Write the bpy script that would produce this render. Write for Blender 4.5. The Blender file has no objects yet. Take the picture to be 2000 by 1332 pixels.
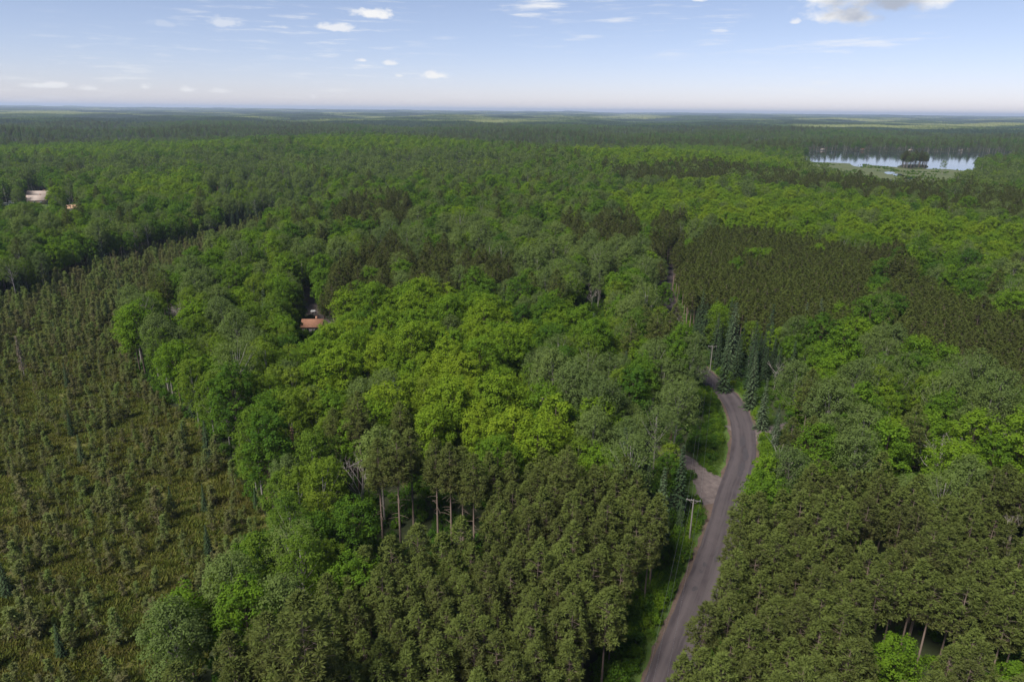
import bpy, math
import numpy as np
from mathutils import Matrix, Vector

RNG = np.random.default_rng(11)
S = bpy.context.scene
COL = S.collection

# ------------------------------------------------------------------ camera
PITCH, ROLL, CAM_H = math.radians(18.6), math.radians(0.6), 70.0
_f = np.array([0, math.cos(PITCH), -math.sin(PITCH)]); _r0 = np.array([1.0, 0, 0]); _u0 = np.cross(_r0, _f)
_r = math.cos(ROLL) * _r0 + math.sin(ROLL) * _u0
_u = math.cos(ROLL) * _u0 - math.sin(ROLL) * _r0
cam_d = bpy.data.cameras.new("camera"); cam = bpy.data.objects.new("camera", cam_d); COL.objects.link(cam)
cam_d.sensor_width = 36.0; cam_d.lens = 24.0; cam_d.clip_start = 0.5; cam_d.clip_end = 90000.0
cam.matrix_world = Matrix(((_r[0], _u[0], -_f[0], 0), (_r[1], _u[1], -_f[1], 0), (_r[2], _u[2], -_f[2], CAM_H), (0, 0, 0, 1)))
S.camera = cam
FPX = 2000 * 24 / 36.0

# ------------------------------------------------------------------ light
SUN_EL, SUN_AZ = math.radians(52), math.radians(-135)      # azimuth measured clockwise from +Y: behind the left shoulder
sun_d = bpy.data.lights.new("sun", 'SUN'); sun = bpy.data.objects.new("sun", sun_d); COL.objects.link(sun)
sun_d.energy = 3.7; sun_d.angle = math.radians(22); sun_d.color = (1.0, 0.95, 0.87)
_sd = Vector((math.cos(SUN_EL) * math.sin(SUN_AZ), math.cos(SUN_EL) * math.cos(SUN_AZ), math.sin(SUN_EL)))
sun.rotation_euler = _sd.to_track_quat('Z', 'Y').to_euler()
S.view_settings.view_transform = 'Standard'; S.view_settings.look = 'None'
S.view_settings.gamma = 1.0; S.view_settings.use_curve_mapping = False
S.view_settings.exposure = 1.0
SKY_STRENGTH = 0.057
S.cycles.max_bounces = 4; S.cycles.diffuse_bounces = 2; S.cycles.transmission_bounces = 4
S.cycles.glossy_bounces = 2; S.cycles.volume_bounces = 0; S.cycles.transparent_max_bounces = 8
S.cycles.use_denoising = True
S.cycles.caustics_reflective = False; S.cycles.caustics_refractive = False


def ray(px, py):
    return _f * FPX + _r * (px - 1000) - _u * (py - 666)


def gp(px, py, z=0.0):
    """photo pixel -> point on the level z (the thing's own height tells the level)"""
    d = ray(px, py); t = (z - CAM_H) / d[2]
    return d[0] * t, d[1] * t


def project(x, y, z):
    p = np.stack([x, y, z - CAM_H], -1)
    w = p @ _f
    return 1000 + FPX * (p @ _r) / w, 666 - FPX * (p @ _u) / w, w


# ------------------------------------------------------------------ node helpers
def N(nt, t, **kw):
    n = nt.nodes.new(t)
    for k, v in kw.items():
        if k.startswith('i_'):
            n.inputs[int(k[2:])].default_value = v
        else:
            setattr(n, k, v)
    return n


def M(nt, op, a, b=None, c=None, clamp=False):
    n = nt.nodes.new('ShaderNodeMath'); n.operation = op; n.use_clamp = clamp
    for i, v in enumerate((a, b, c)):
        if v is None: continue
        if isinstance(v, (int, float)): n.inputs[i].default_value = v
        else: nt.links.new(v, n.inputs[i])
    return n.outputs[0]


def MIX(nt, fac, a, b, blend='MIX'):
    n = nt.nodes.new('ShaderNodeMix'); n.data_type = 'RGBA'; n.blend_type = blend
    for i, v in ((0, fac), (6, a), (7, b)):
        if isinstance(v, (int, float)): n.inputs[i].default_value = v
        elif isinstance(v, tuple): n.inputs[i].default_value = (*v, 1) if len(v) == 3 else v
        else: nt.links.new(v, n.inputs[i])
    return n.outputs[2]


def SMOOTH(nt, v, lo, hi):
    n = nt.nodes.new('ShaderNodeMapRange'); n.interpolation_type = 'SMOOTHSTEP'
    nt.links.new(v, n.inputs[0]); n.inputs[1].default_value = lo; n.inputs[2].default_value = hi
    return n.outputs[0]


# ------------------------------------------------------------------ sky
def build_world():
    w = bpy.data.worlds.new("World"); S.world = w; w.use_nodes = True
    nt = w.node_tree; nt.nodes.clear(); L = nt.links
    sky = N(nt, 'ShaderNodeTexSky', sky_type='NISHITA', sun_disc=False)
    sky.sun_elevation = SUN_EL; sky.sun_rotation = SUN_AZ
    sky.altitude = 500; sky.air_density = 1.0; sky.dust_density = 0.15; sky.ozone_density = 2.0
    tc = N(nt, 'ShaderNodeTexCoord'); sep = N(nt, 'ShaderNodeSeparateXYZ'); L.new(tc.outputs['Generated'], sep.inputs[0])
    X, Y, Z = sep.outputs
    az = M(nt, 'ARCTAN2', X, Y); el = M(nt, 'ARCSINE', Z)
    comb = N(nt, 'ShaderNodeCombineXYZ'); L.new(az, comb.inputs[0]); L.new(M(nt, 'MULTIPLY', el, 1.7), comb.inputs[1])
    nz = N(nt, 'ShaderNodeTexNoise'); nz.inputs['Scale'].default_value = 38; nz.inputs['Detail'].default_value = 7; nz.inputs['Roughness'].default_value = 0.6
    L.new(comb.outputs[0], nz.inputs['Vector'])
    nzf = M(nt, 'SUBTRACT', nz.outputs['Fac'], 0.5)
    st = N(nt, 'ShaderNodeMapping'); st.inputs['Scale'].default_value = (1, 6, 1); st.inputs['Rotation'].default_value = (0, 0, 0.12); L.new(comb.outputs[0], st.inputs[0])
    nw = N(nt, 'ShaderNodeTexNoise'); nw.inputs['Scale'].default_value = 16; nw.inputs['Detail'].default_value = 6; nw.inputs['Roughness'].default_value = 0.62
    L.new(st.outputs[0], nw.inputs['Vector'])

    def angles(px, py):
        d = ray(px, py); d = d / np.linalg.norm(d)
        return math.atan2(d[0], d[1]), math.asin(d[2])
    # (pixel x, y, half width, half height, opacity, wispiness)
    clouds = [(1625, -4, 72, 48, 1, 0), (1700, -16, 165, 80, 1, 0), (1655, 34, 84, 30, 1, 0), (1775, 0, 115, 40, 1, 0), (1552, 44, 14, 8, .7, 0),
              (725, 29, 50, 17, .95, 0), (652, 55, 52, 12, .75, 0), (438, 47, 30, 16, .45, 0), (545, 54, 38, 6, .4, 0), (708, 119, 18, 6, .8, 0),
              (764, 125, 22, 8, .75, 0), (852, 150, 44, 11, .95, 0), (780, 149, 12, 6, .6, 0), (85, 168, 46, 9, .7, 0), (176, 174, 27, 7, .6, 0),
              (284, 171, 18, 11, .7, 0), (362, 177, 26, 9, .75, 0), (425, 179, 30, 6, .45, 0), (612, 190, 8, 8, .35, 0), (1405, 61, 26, 5, .45, 0),
              (320, 48, 34, 10, .2, 0), (1365, 0, 18, 7, .8, 0)]
    rr = np.random.default_rng(5)
    placed = [(*angles(px, py), hw / FPX * .94, hh / FPX * .93, op, 1.5 if hw > 70 else 2.6) for px, py, hw, hh, op, _ in clouds]
    for k in range(16):                                     # the same broken cumulus goes on all round
        a = rr.uniform(0.85, 2 * math.pi - 0.85); e = rr.uniform(0.03, 0.6)
        s = 0.02 + e * .12
        placed.append((a if a < math.pi else a - 2 * math.pi, e, s * rr.uniform(.8, 1.7), s * rr.uniform(.3, .5), rr.uniform(.5, .95), 2.2))
    mask = None
    for a0, e0, sa, se, op, amp in placed:
        u = M(nt, 'MULTIPLY_ADD', az, 1 / sa, -a0 / sa); v = M(nt, 'MULTIPLY_ADD', el, 1 / se, -e0 / se)
        v2 = M(nt, 'MULTIPLY', v, M(nt, 'MULTIPLY_ADD', M(nt, 'LESS_THAN', v, 0.0), 0.7, 1.0))
        d = M(nt, 'SQRT', M(nt, 'ADD', M(nt, 'MULTIPLY', u, u), M(nt, 'MULTIPLY', v2, v2)))
        m = M(nt, 'ADD', M(nt, 'SUBTRACT', 0.85, d), M(nt, 'MULTIPLY', nzf, amp))
        m = M(nt, 'MULTIPLY', SMOOTH(nt, m, 0.0, 0.65), op)
        mask = m if mask is None else M(nt, 'MAXIMUM', mask, m)
    # high thin cirrus everywhere
    big = N(nt, 'ShaderNodeTexNoise'); big.inputs['Scale'].default_value = 4.2; big.inputs['Detail'].default_value = 2; L.new(comb.outputs[0], big.inputs['Vector'])
    cir = M(nt, 'MULTIPLY', SMOOTH(nt, nw.outputs['Fac'], 0.50, 0.80), SMOOTH(nt, big.outputs['Fac'], 0.42, 0.62))
    cir = M(nt, 'MULTIPLY', cir, 0.55)
    for px, py, hw, hh, op in ((1050, 8, 95, 34, .8), (1205, 38, 75, 12, .6), (1650, 88, 190, 16, .5), (1310, 108, 70, 12, .28), (1130, 76, 60, 9, .35), (870, 76, 70, 6, .25)):
        a0, e0 = angles(px, py); sa, se = hw / FPX * .94, hh / FPX * .93
        u = M(nt, 'MULTIPLY_ADD', az, 1 / sa, -a0 / sa)
        v = M(nt, 'ADD', M(nt, 'MULTIPLY_ADD', el, 1 / se, -e0 / se), M(nt, 'MULTIPLY', u, -0.45))
        d = M(nt, 'SQRT', M(nt, 'ADD', M(nt, 'MULTIPLY', u, u), M(nt, 'MULTIPLY', v, v)))
        m = M(nt, 'ADD', M(nt, 'SUBTRACT', 0.8, d), M(nt, 'MULTIPLY', M(nt, 'SUBTRACT', nw.outputs['Fac'], 0.5), 3.2))
        cir = M(nt, 'MAXIMUM', cir, M(nt, 'MULTIPLY', SMOOTH(nt, m, 0, 1.1), op))
    mask = M(nt, 'MAXIMUM', mask, cir)
    # thick cloud carries grey undersides away from the sun
    sh = N(nt, 'ShaderNodeMapping'); sh.inputs['Location'].default_value = (0.016, 0.008, 0); L.new(comb.outputs[0], sh.inputs[0])
    nz2 = N(nt, 'ShaderNodeTexNoise'); nz2.inputs['Scale'].default_value = 20; nz2.inputs['Detail'].default_value = 4; L.new(sh.outputs[0], nz2.inputs['Vector'])
    a0, e0 = angles(1735, 2)
    u = M(nt, 'MULTIPLY_ADD', az, 1 / .085, -a0 / .085); v = M(nt, 'MULTIPLY_ADD', el, 1 / .03, -e0 / .03)
    core = M(nt, 'SUBTRACT', 1.15, M(nt, 'SQRT', M(nt, 'ADD', M(nt, 'MULTIPLY', u, u), M(nt, 'MULTIPLY', v, v))))
    grey = SMOOTH(nt, M(nt, 'ADD', core, M(nt, 'MULTIPLY', M(nt, 'SUBTRACT', nz2.outputs['Fac'], .5), 2.0)), 0.0, 0.9)
    ccol = MIX(nt, grey, (8.6, 8.55, 8.5), (4.0, 4.4, 5.3))
    tint = MIX(nt, 1.0, sky.outputs[0], MIX(nt, SMOOTH(nt, el, 0.0, 0.16), SKY_LOW, SKY_TINT), 'MULTIPLY')
    out = MIX(nt, mask, tint, ccol)
    bg = N(nt, 'ShaderNodeBackground'); L.new(out, bg.inputs[0]); bg.inputs[1].default_value = SKY_STRENGTH
    ow = N(nt, 'ShaderNodeOutputWorld'); L.new(bg.outputs[0], ow.inputs[0])


SKY_TINT, SKY_LOW = (1.06, .93, 1.03), (.95, .91, 1.20)
build_world()

# ------------------------------------------------------------------ materials
def new_mat(name):
    m = bpy.data.materials.new(name); m.use_nodes = True; m.node_tree.nodes.clear()
    return m, m.node_tree


def mat_leaf(name, c0, c1, c2, transl=0.3, old=None, gloss=0.0):
    """leaf colours: 'tint' (one value a tree) walks c0-c1-c2, 'var' (one value a leaf clump) shifts them, old = colour of old inner needles"""
    m, nt = new_mat(name); L = nt.links
    at = N(nt, 'ShaderNodeAttribute', attribute_type='INSTANCER', attribute_name='tint')
    va = N(nt, 'ShaderNodeAttribute', attribute_type='GEOMETRY', attribute_name='var')
    ramp = N(nt, 'ShaderNodeValToRGB'); e = ramp.color_ramp.elements
    e[0].position = 0; e[0].color = (*c0, 1); e[1].position = 1; e[1].color = (*c2, 1)
    k = e.new(0.5); k.color = (*c1, 1)
    t = M(nt, 'ADD', at.outputs['Fac'], M(nt, 'MULTIPLY', M(nt, 'SUBTRACT', va.outputs['Fac'], .5), .35), clamp=True)
    L.new(t, ramp.inputs[0]); col = ramp.outputs[0]
    if old:
        oa = N(nt, 'ShaderNodeAttribute', attribute_type='GEOMETRY', attribute_name='old')
        col = MIX(nt, oa.outputs['Fac'], col, old)
    d = N(nt, 'ShaderNodeBsdfDiffuse'); tr = N(nt, 'ShaderNodeBsdfTranslucent')
    L.new(col, d.inputs[0]); L.new(MIX(nt, 1.0, col, (1.15, 1.25, .7), 'MULTIPLY'), tr.inputs[0])
    mx = N(nt, 'ShaderNodeMixShader'); mx.inputs[0].default_value = transl
    L.new(d.outputs[0], mx.inputs[1]); L.new(tr.outputs[0], mx.inputs[2])
    o = N(nt, 'ShaderNodeOutputMaterial'); L.new(mx.outputs[0], o.inputs[0])
    return m


def mat_noise(name, cols, scale=2.0, rough=0.9, bump=0.0, coord='Object', stretch=(1, 1, 1), detail=6, metal=0.0, spec=0.3):
    m, nt = new_mat(name); L = nt.links
    tc = N(nt, 'ShaderNodeTexCoord'); mp = N(nt, 'ShaderNodeMapping'); mp.inputs['Scale'].default_value = stretch
    L.new(tc.outputs[coord], mp.inputs[0])
    nz = N(nt, 'ShaderNodeTexNoise'); nz.inputs['Scale'].default_value = scale; nz.inputs['Detail'].default_value = detail; nz.inputs['Roughness'].default_value = .62
    L.new(mp.outputs[0], nz.inputs['Vector'])
    ramp = N(nt, 'ShaderNodeValToRGB'); e = ramp.color_ramp.elements
    ps = np.linspace(.3, .7, len(cols))
    e[0].position = ps[0]; e[0].color = (*cols[0], 1); e[1].position = ps[-1]; e[1].color = (*cols[-1], 1)
    for p, c in list(zip(ps, cols))[1:-1]:
        k = e.new(p); k.color = (*c, 1)
    L.new(nz.outputs['Fac'], ramp.inputs[0])
    b = N(nt, 'ShaderNodeBsdfPrincipled'); L.new(ramp.outputs[0], b.inputs['Base Color']); b.inputs['Roughness'].default_value = rough
    b.inputs['Metallic'].default_value = metal; b.inputs['Specular IOR Level'].default_value = spec
    if bump:
        bp = N(nt, 'ShaderNodeBump'); bp.inputs['Strength'].default_value = bump; bp.inputs['Distance'].default_value = .05
        L.new(nz.outputs['Fac'], bp.inputs['Height']); L.new(bp.outputs[0], b.inputs['Normal'])
    o = N(nt, 'ShaderNodeOutputMaterial'); L.new(b.outputs[0], o.inputs[0])
    return m


MAT = {}
MAT['maple'] = mat_leaf('maple_leaves', (.046, .100, .015), (.112, .190, .016), (.168, .230, .018), .38)
MAT['birch'] = mat_leaf('birch_leaves', (.068, .122, .018), (.105, .162, .018), (.140, .190, .022), .38)
MAT['aspen'] = mat_leaf('aspen_leaves', (.080, .115, .036), (.104, .144, .040), (.128, .172, .042), .32)
MAT['pine'] = mat_leaf('pine_needles', (.060, .068, .021), (.074, .092, .023), (.094, .120, .028), .15, old=(.072, .058, .027))
MAT['spruce'] = mat_leaf('spruce_needles', (.032, .056, .026), (.052, .082, .036), (.078, .108, .058), .08, old=(.060, .056, .040))
MAT['tamarack'] = mat_leaf('tamarack_needles', (.150, .140, .066), (.150, .176, .058), (.150, .205, .056), .45, old=(.150, .128, .075))
MAT['dead_needles'] = mat_leaf('dead_needles', (.12, .072, .046), (.14, .090, .06), (.14, .115, .092), .1)
MAT['bark'] = mat_noise('bark_brown', [(.07, .05, .04), (.13, .09, .07)], 3, .95, stretch=(1, 1, .2))
MAT['pinebark'] = mat_noise('bark_pine', [(.13, .095, .075), (.21, .155, .125)], 3, .95, stretch=(1, 1, .2))
MAT['white_bark'] = mat_noise('bark_white', [(.16, .14, .12), (.36, .33, .30)], 2.5, .9, stretch=(1, 1, .5))
MAT['deadwood'] = mat_noise('dead_wood', [(.22, .19, .17), (.38, .34, .31)], 3, .95, stretch=(1, 1, .3))

# ------------------------------------------------------------------ mesh collector (quads only)
class Q:
    def __init__(s): s.V = []; s.F = []; s.var = []; s.old = []; s.mi = []; s.n = 0

    def add(s, V, F, var=0.5, old=0.0, mi=0):
        V = np.asarray(V, float).reshape(-1, 3); F = np.asarray(F, int).reshape(-1, 4)
        s.V.append(V); s.F.append(F + s.n); s.n += len(V)
        for lst, v in ((s.var, var), (s.old, old), (s.mi, mi)):
            lst.append(np.broadcast_to(np.asarray(v, float), (len(F),)))

    def arrays(s):
        return np.concatenate(s.V), np.concatenate(s.F), np.concatenate(s.var), np.concatenate(s.old), np.concatenate(s.mi)

    def merge(s, o, mi=0):
        V, F, var, old, _ = o.arrays(); s.add(V, F, var, old, mi)

    def tube(s, pts, rad, n=6, mi=0, cap=False):
        pts = np.asarray(pts, float); k = len(pts); rad = np.broadcast_to(np.asarray(rad, float), (k,))
        t = np.gradient(pts, axis=0); t /= np.linalg.norm(t, axis=1)[:, None] + 1e-9
        ref = np.where(np.abs(t[:, 2:3]) > .9, np.array([[1., 0, 0]]), np.array([[0, 0, 1.]]))
        a = np.cross(t, ref); a /= np.linalg.norm(a, axis=1)[:, None] + 1e-9; b = np.cross(t, a)
        th = np.arange(n) / n * 2 * np.pi
        V = pts[:, None] + rad[:, None, None] * (a[:, None] * np.cos(th)[None, :, None] + b[:, None] * np.sin(th)[None, :, None])
        i = np.arange(k - 1)[:, None] * n; j = np.arange(n)[None]; j2 = (j + 1) % n
        F = np.stack([i + j, i + j2, i + n + j2, i + n + j], -1)
        s.add(V.reshape(-1, 3), F.reshape(-1, 4), mi=mi)

    def box(s, c, size, rz=0.0, mi=0):
        x, y, z = np.array(size) / 2
        V = np.array([[i * x, j * y, k * z] for k in (-1, 1) for i, j in ((-1, -1), (1, -1), (1, 1), (-1, 1))])
        R = np.array([[math.cos(rz), -math.sin(rz), 0], [math.sin(rz), math.cos(rz), 0], [0, 0, 1]])
        s.add(V @ R.T + np.array(c), [[3, 2, 1, 0], [4, 5, 6, 7], [0, 1, 5, 4], [1, 2, 6, 5], [2, 3, 7, 6], [3, 0, 4, 7]], mi=mi)

    def rhombs(s, C, Nn, size, aspect=0.6, var=0.5, old=0.0, dirs=None):
        """leaf faces: centres, normals, long half axis; dirs = pointing direction of the long axis"""
        C = np.asarray(C, float); n = len(C)
        d = RNG.normal(size=(n, 3)) if dirs is None else np.asarray(dirs, float)
        a = d - (d * Nn).sum(1)[:, None] * Nn; a /= np.linalg.norm(a, axis=1)[:, None] + 1e-9
        b = np.cross(Nn, a); sz = np.broadcast_to(np.asarray(size, float), (n,))[:, None]
        V = np.stack([C - a * sz, C + b * sz * aspect, C + a * sz, C - b * sz * aspect], 1)
        s.add(V.reshape(-1, 3), np.arange(4 * n).reshape(-1, 4), var, old)

    def mesh(s, name, mats):
        V, F, var, old, mi = s.arrays()
        me = bpy.data.meshes.new(name)
        me.vertices.add(len(V)); me.vertices.foreach_set('co', V.ravel().astype(np.float32))
        me.loops.add(F.size); me.loops.foreach_set('vertex_index', F.ravel().astype(np.int32))
        me.polygons.add(len(F)); me.polygons.foreach_set('loop_start', (np.arange(len(F)) * 4).astype(np.int32))
        for m in mats: me.materials.append(m)
        me.polygons.foreach_set('material_index', mi.astype(np.int32))
        for nm, arr in (('var', var), ('old', old)):
            at = me.attributes.new(nm, 'FLOAT', 'FACE'); at.data.foreach_set('value', arr.astype(np.float32))
        me.update(calc_edges=True)
        return me


def unit(v): return v / (np.linalg.norm(v, axis=-1, keepdims=True) + 1e-9)


def sphere_dirs(n, zmin=-1.0):
    z = RNG.uniform(zmin, 1, n); a = RNG.uniform(0, 2 * np.pi, n); r = np.sqrt(1 - z * z)
    return np.stack([r * np.cos(a), r * np.sin(a), z], -1)


# ------------------------------------------------------------------ tree kinds: each returns (trunk Q, crown Q), heights in metres
def broadleaf(H=17, R=3.6, base=.3, lobes=22, clumps=13, per=24, leaf=.17, flat=1.0, spread=.95, airy=0.0, trunk_r=.2, limbs=True, vary=1.0):
    t, c = Q(), Q()
    zb = H * base; cz = zb + (H - zb) * .46; hz = (H - zb) * .5
    bend = RNG.normal(0, .25, 2)
    zs = np.linspace(0, H * .82, 7)
    tp = np.stack([bend[0] * (zs / H) ** 2, bend[1] * (zs / H) ** 2, zs], -1)
    t.tube(tp, trunk_r * (1 - .8 * zs / H), 7)
    cen = []
    for i in range(lobes):
        u = (i + .5) / lobes
        z = 1 - 1.75 * u; a = i * 2.39996 + RNG.uniform(-.4, .4); rr = math.sqrt(max(0, 1 - z * z)) if z > -.0 else .98 * (1 - .35 * (-z) ** 2)
        k = RNG.uniform(.58, .84)
        cen.append([math.cos(a) * rr * R * k * spread, math.sin(a) * rr * R * k * spread, cz + z * hz * RNG.uniform(.70, .86) * flat])
    cen = np.array(cen) + np.array([bend[0], bend[1], 0]) * .5
    lr = R * RNG.uniform(.30, .46, lobes)
    if limbs:
        for p in cen[RNG.permutation(lobes)[:int(lobes * .7)]]:
            z0 = min(p[2] * .72, H * .7); b0 = np.array([bend[0] * (z0 / H) ** 2, bend[1] * (z0 / H) ** 2, z0])
            mid = b0 * .45 + p * .55 + np.array([0, 0, -.25])
            t.tube([b0, mid, p + (p - mid) * .25], [trunk_r * .35, trunk_r * .2, trunk_r * .06], 5)
    for p, r in zip(cen, lr):
        d = sphere_dirs(clumps, -.55); ctr = p + d * (r * RNG.uniform(.75, 1.05, clumps))[:, None] * np.array([1, 1, .85])
        cv = np.clip(RNG.normal(.5, .22 * vary, clumps), 0, 1)
        for q, dd, v in zip(ctr, d, cv):
            n = int(per * RNG.uniform(.6, 1.3) * (1 - airy * RNG.uniform(0, 1)))
            if n < 3: continue
            ld = sphere_dirs(n, -.5); rc = r * .40
            C = q + ld * (rc * RNG.uniform(.5, 1.08, n))[:, None]
            nn = unit(ld * .55 + dd * .5 + np.array([0, 0, .55]) + RNG.normal(0, .38, (n, 3)))
            c.rhombs(C, nn, leaf * RNG.uniform(.7, 1.35, n), .62, v)
    return t, c


def pine(H=16, R=2.3, live=.5, whorls=10, puff=.52, bare=False, m=44, blade=.24, brown=.0):
    """red pine: upswept branches ending in round tufts of long needles, a blunt round top"""
    t, c = Q(), Q()
    lean = RNG.normal(0, .15, 2)
    zs = np.linspace(0, H * .95, 8)
    ax = lambda z: np.stack([lean[0] * (z / H) ** 2, lean[1] * (z / H) ** 2, z], -1)
    t.tube(ax(zs), .17 * (1 - .85 * zs / H) * (H / 16), 7)
    if bare:                                                # dead lower limbs left on the stem
        for z in np.arange(H * .25, H * (1 - live) + 1.2, .42):
            a = RNG.uniform(0, 6.28); l = RNG.uniform(.7, 2.2)
            e = ax(np.array(z)) + np.array([math.cos(a) * l, math.sin(a) * l, RNG.uniform(-.5, .2)])
            t.tube([ax(np.array(z)), (ax(np.array(z)) + e) / 2 + [0, 0, .08], e], [.035, .025, .012], 4)
    C, D, T, O = [], [], [], []
    z0 = H * (1 - live)
    for w in range(whorls):
        u = w / (whorls - 1)                                # 0 = bottom whorl
        z = z0 + (H - .75 - z0) * u
        reach = R * max(0, 1 - u ** 1.6) ** .8 * (.80 + .20 * min(1, u * 3)) + .10
        nb = max(3, int(round(3 + 3.2 * reach / R + 1))); a0 = RNG.uniform(0, 6.28)
        for b in range(nb):
            a = a0 + b / nb * 6.283 + RNG.uniform(-.35, .35); l = reach * RNG.uniform(.70, 1.12)
            p0 = ax(np.array(z)); dr = np.array([math.cos(a), math.sin(a), 0])
            p2 = p0 + dr * l + np.array([0, 0, l * (.18 + .5 * u) + RNG.normal(0, .12)])
            t.tube([p0, p0 * .5 + p2 * .5 + [0, 0, -.08], p2 + [0, 0, -.2]], [.03, .02, .008], 3)
            for q in range(max(1, int(l * 1.45))):
                f = 1 - q * .42
                p = p0 + (p2 - p0) * f + RNG.normal(0, .10 + .16 * (q > 0), 3) + np.array([0, 0, .06 - .1 * q])
                if q: p = p + np.array([-dr[1], dr[0], 0]) * RNG.uniform(-.55, .55)
                C.append(p); D.append(unit(dr * (.6 - .4 * u) + np.array([0, 0, .75]))); T.append(RNG.uniform(.82, 1.18) * (1 - .12 * u))
                O.append(np.clip(brown + .12 * q + .45 * (1 - u) ** 2 * RNG.uniform(.2, 1.1) - .12, 0, .85))
    for k in range(3):
        C.append(ax(np.array(H - .45 - .25 * k)) + RNG.normal(0, .16, 3)); D.append(np.array([0, 0, 1.])); T.append(.85); O.append(brown)
    C, D, T, O = np.array(C), np.array(D), np.array(T), np.array(O); n = len(C)
    nd = unit(sphere_dirs(n * m, -.8) + np.repeat(D, m, 0) * .55)
    ln = puff * np.repeat(T, m); pos = ln * RNG.uniform(.35, 1.0, n * m)
    P = np.repeat(C, m, 0) + nd * pos[:, None]
    nn = np.cross(nd, RNG.normal(size=(n * m, 3))); nn = unit(unit(nn * np.where(nn[:, 2:] < 0, -1, 1)) + nd * .25 + [0, 0, .45])
    c.rhombs(P, nn, blade * RNG.uniform(.7, 1.2, n * m), .26, np.repeat(np.clip(RNG.normal(.5, .22, n), 0, 1), m), np.repeat(O, m), dirs=nd)
    return t, c


def spruce(H=14, R=2.0, whorls=30, low=.04, dead=False, thin=1.0):
    t, c = Q(), Q()
    zs = np.linspace(0, H * .98, 6)
    t.tube(np.stack([zs * 0, zs * 0, zs], -1), .16 * (H / 14) * (1 - .9 * zs / H), 6)
    P, NN, DD, SZ, VV, OO = [], [], [], [], [], []
    for w in range(whorls):
        u = w / (whorls - 1); z = H * (low + (1 - low) * u * .985)
        reach = (R * (1 - u) ** .85 + .07) * RNG.uniform(.82, 1.1)
        nb = max(4, int((4 + 7 * (1 - u)) * thin)); a0 = RNG.uniform(0, 6.28)
        for b in range(nb):
            a = a0 + b / nb * 6.283 + RNG.uniform(-.25, .25); l = reach * RNG.uniform(.7, 1.12)
            dr = np.array([math.cos(a), math.sin(a), 0]); side = np.array([-dr[1], dr[0], 0])
            if b % 3 == 0 and u < .9: t.tube([[0, 0, z], dr * l * .8 + [0, 0, z - l * .18]], [.025, .008], 3)
            k = max(2, int(l * 4.2)); v = np.clip(RNG.normal(.5, .25), 0, 1)
            for q in range(k):
                s = (q + .7) / k
                p = dr * l * s + np.array([0, 0, z - l * .22 * s + .1 * s * s * l])
                for sg in (-1, 0, 1):
                    d = unit(dr + side * sg * .8 + np.array([0, 0, -.3 if sg else .1]))
                    P.append(p + side * sg * .14 * (1.3 - s) + RNG.normal(0, .05, 3)); DD.append(d)
                    NN.append(unit(np.array([0, 0, 1.]) + dr * .25 + RNG.normal(0, .33, 3))); SZ.append(RNG.uniform(.18, .30)); VV.append(v)
                    OO.append(np.clip((.75 - s) * .8, 0, .6))
    c.rhombs(np.array(P), np.array(NN), np.array(SZ), .42, np.array(VV), np.array(OO), dirs=np.array(DD))
    return t, c


def tamarack(H=7, R=.95, whorls=15, thin=1.0, top=.0):
    t, c = Q(), Q()
    lean = RNG.normal(0, .25, 2); ax = lambda z: np.array([lean[0] * (z / H) ** 2, lean[1] * (z / H) ** 2, z])
    t.tube([ax(z) for z in np.linspace(0, H, 6)], np.linspace(.075, .012, 6), 5)
    C, O, V = [], [], []
    for w in range(whorls):
        u = w / (whorls - 1); z = H * (.12 + .86 * u)
        reach = R * (.55 + .45 * math.sin(min(1, (1 - u) * 1.5) * 1.57)) * (1 - u ** 2 * .75) * RNG.uniform(.55, 1.25)
        for b in range(int(5 * thin + RNG.integers(0, 3))):
            a = RNG.uniform(0, 6.28); l = reach * RNG.uniform(.5, 1.1); p0 = ax(z)
            e = p0 + np.array([math.cos(a) * l, math.sin(a) * l, l * RNG.uniform(-.1, .5)])
            t.tube([p0, e], [.02, .007], 3)
            if u < top * .6 and RNG.random() < .7: continue
            v = np.clip(RNG.normal(.5, .25), 0, 1)
            for q in range(max(2, int(l * 3.4))):
                s = 1 - q * .28
                C.append(p0 + (e - p0) * s + RNG.normal(0, .2, 3)); O.append(np.clip((.6 - u) * 1.0 + RNG.normal(0, .2), 0, 1)); V.append(v)
    C.append(ax(H)); O.append(0); V.append(.6)
    C, O, V = np.array(C), np.array(O), np.array(V); m = 9; n = len(C)
    nd = sphere_dirs(n * m, -.6); ln = .22 * RNG.uniform(.7, 1.3, n * m)
    nn = np.cross(nd, RNG.normal(size=(n * m, 3))); nn = unit(unit(nn * np.where(nn[:, 2:] < 0, -1, 1)) + [0, 0, .7])
    c.rhombs(np.repeat(C, m, 0) + nd * ln[:, None], nn, ln, .36, np.repeat(V, m), np.repeat(O, m), dirs=nd)
    return t, c


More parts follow.
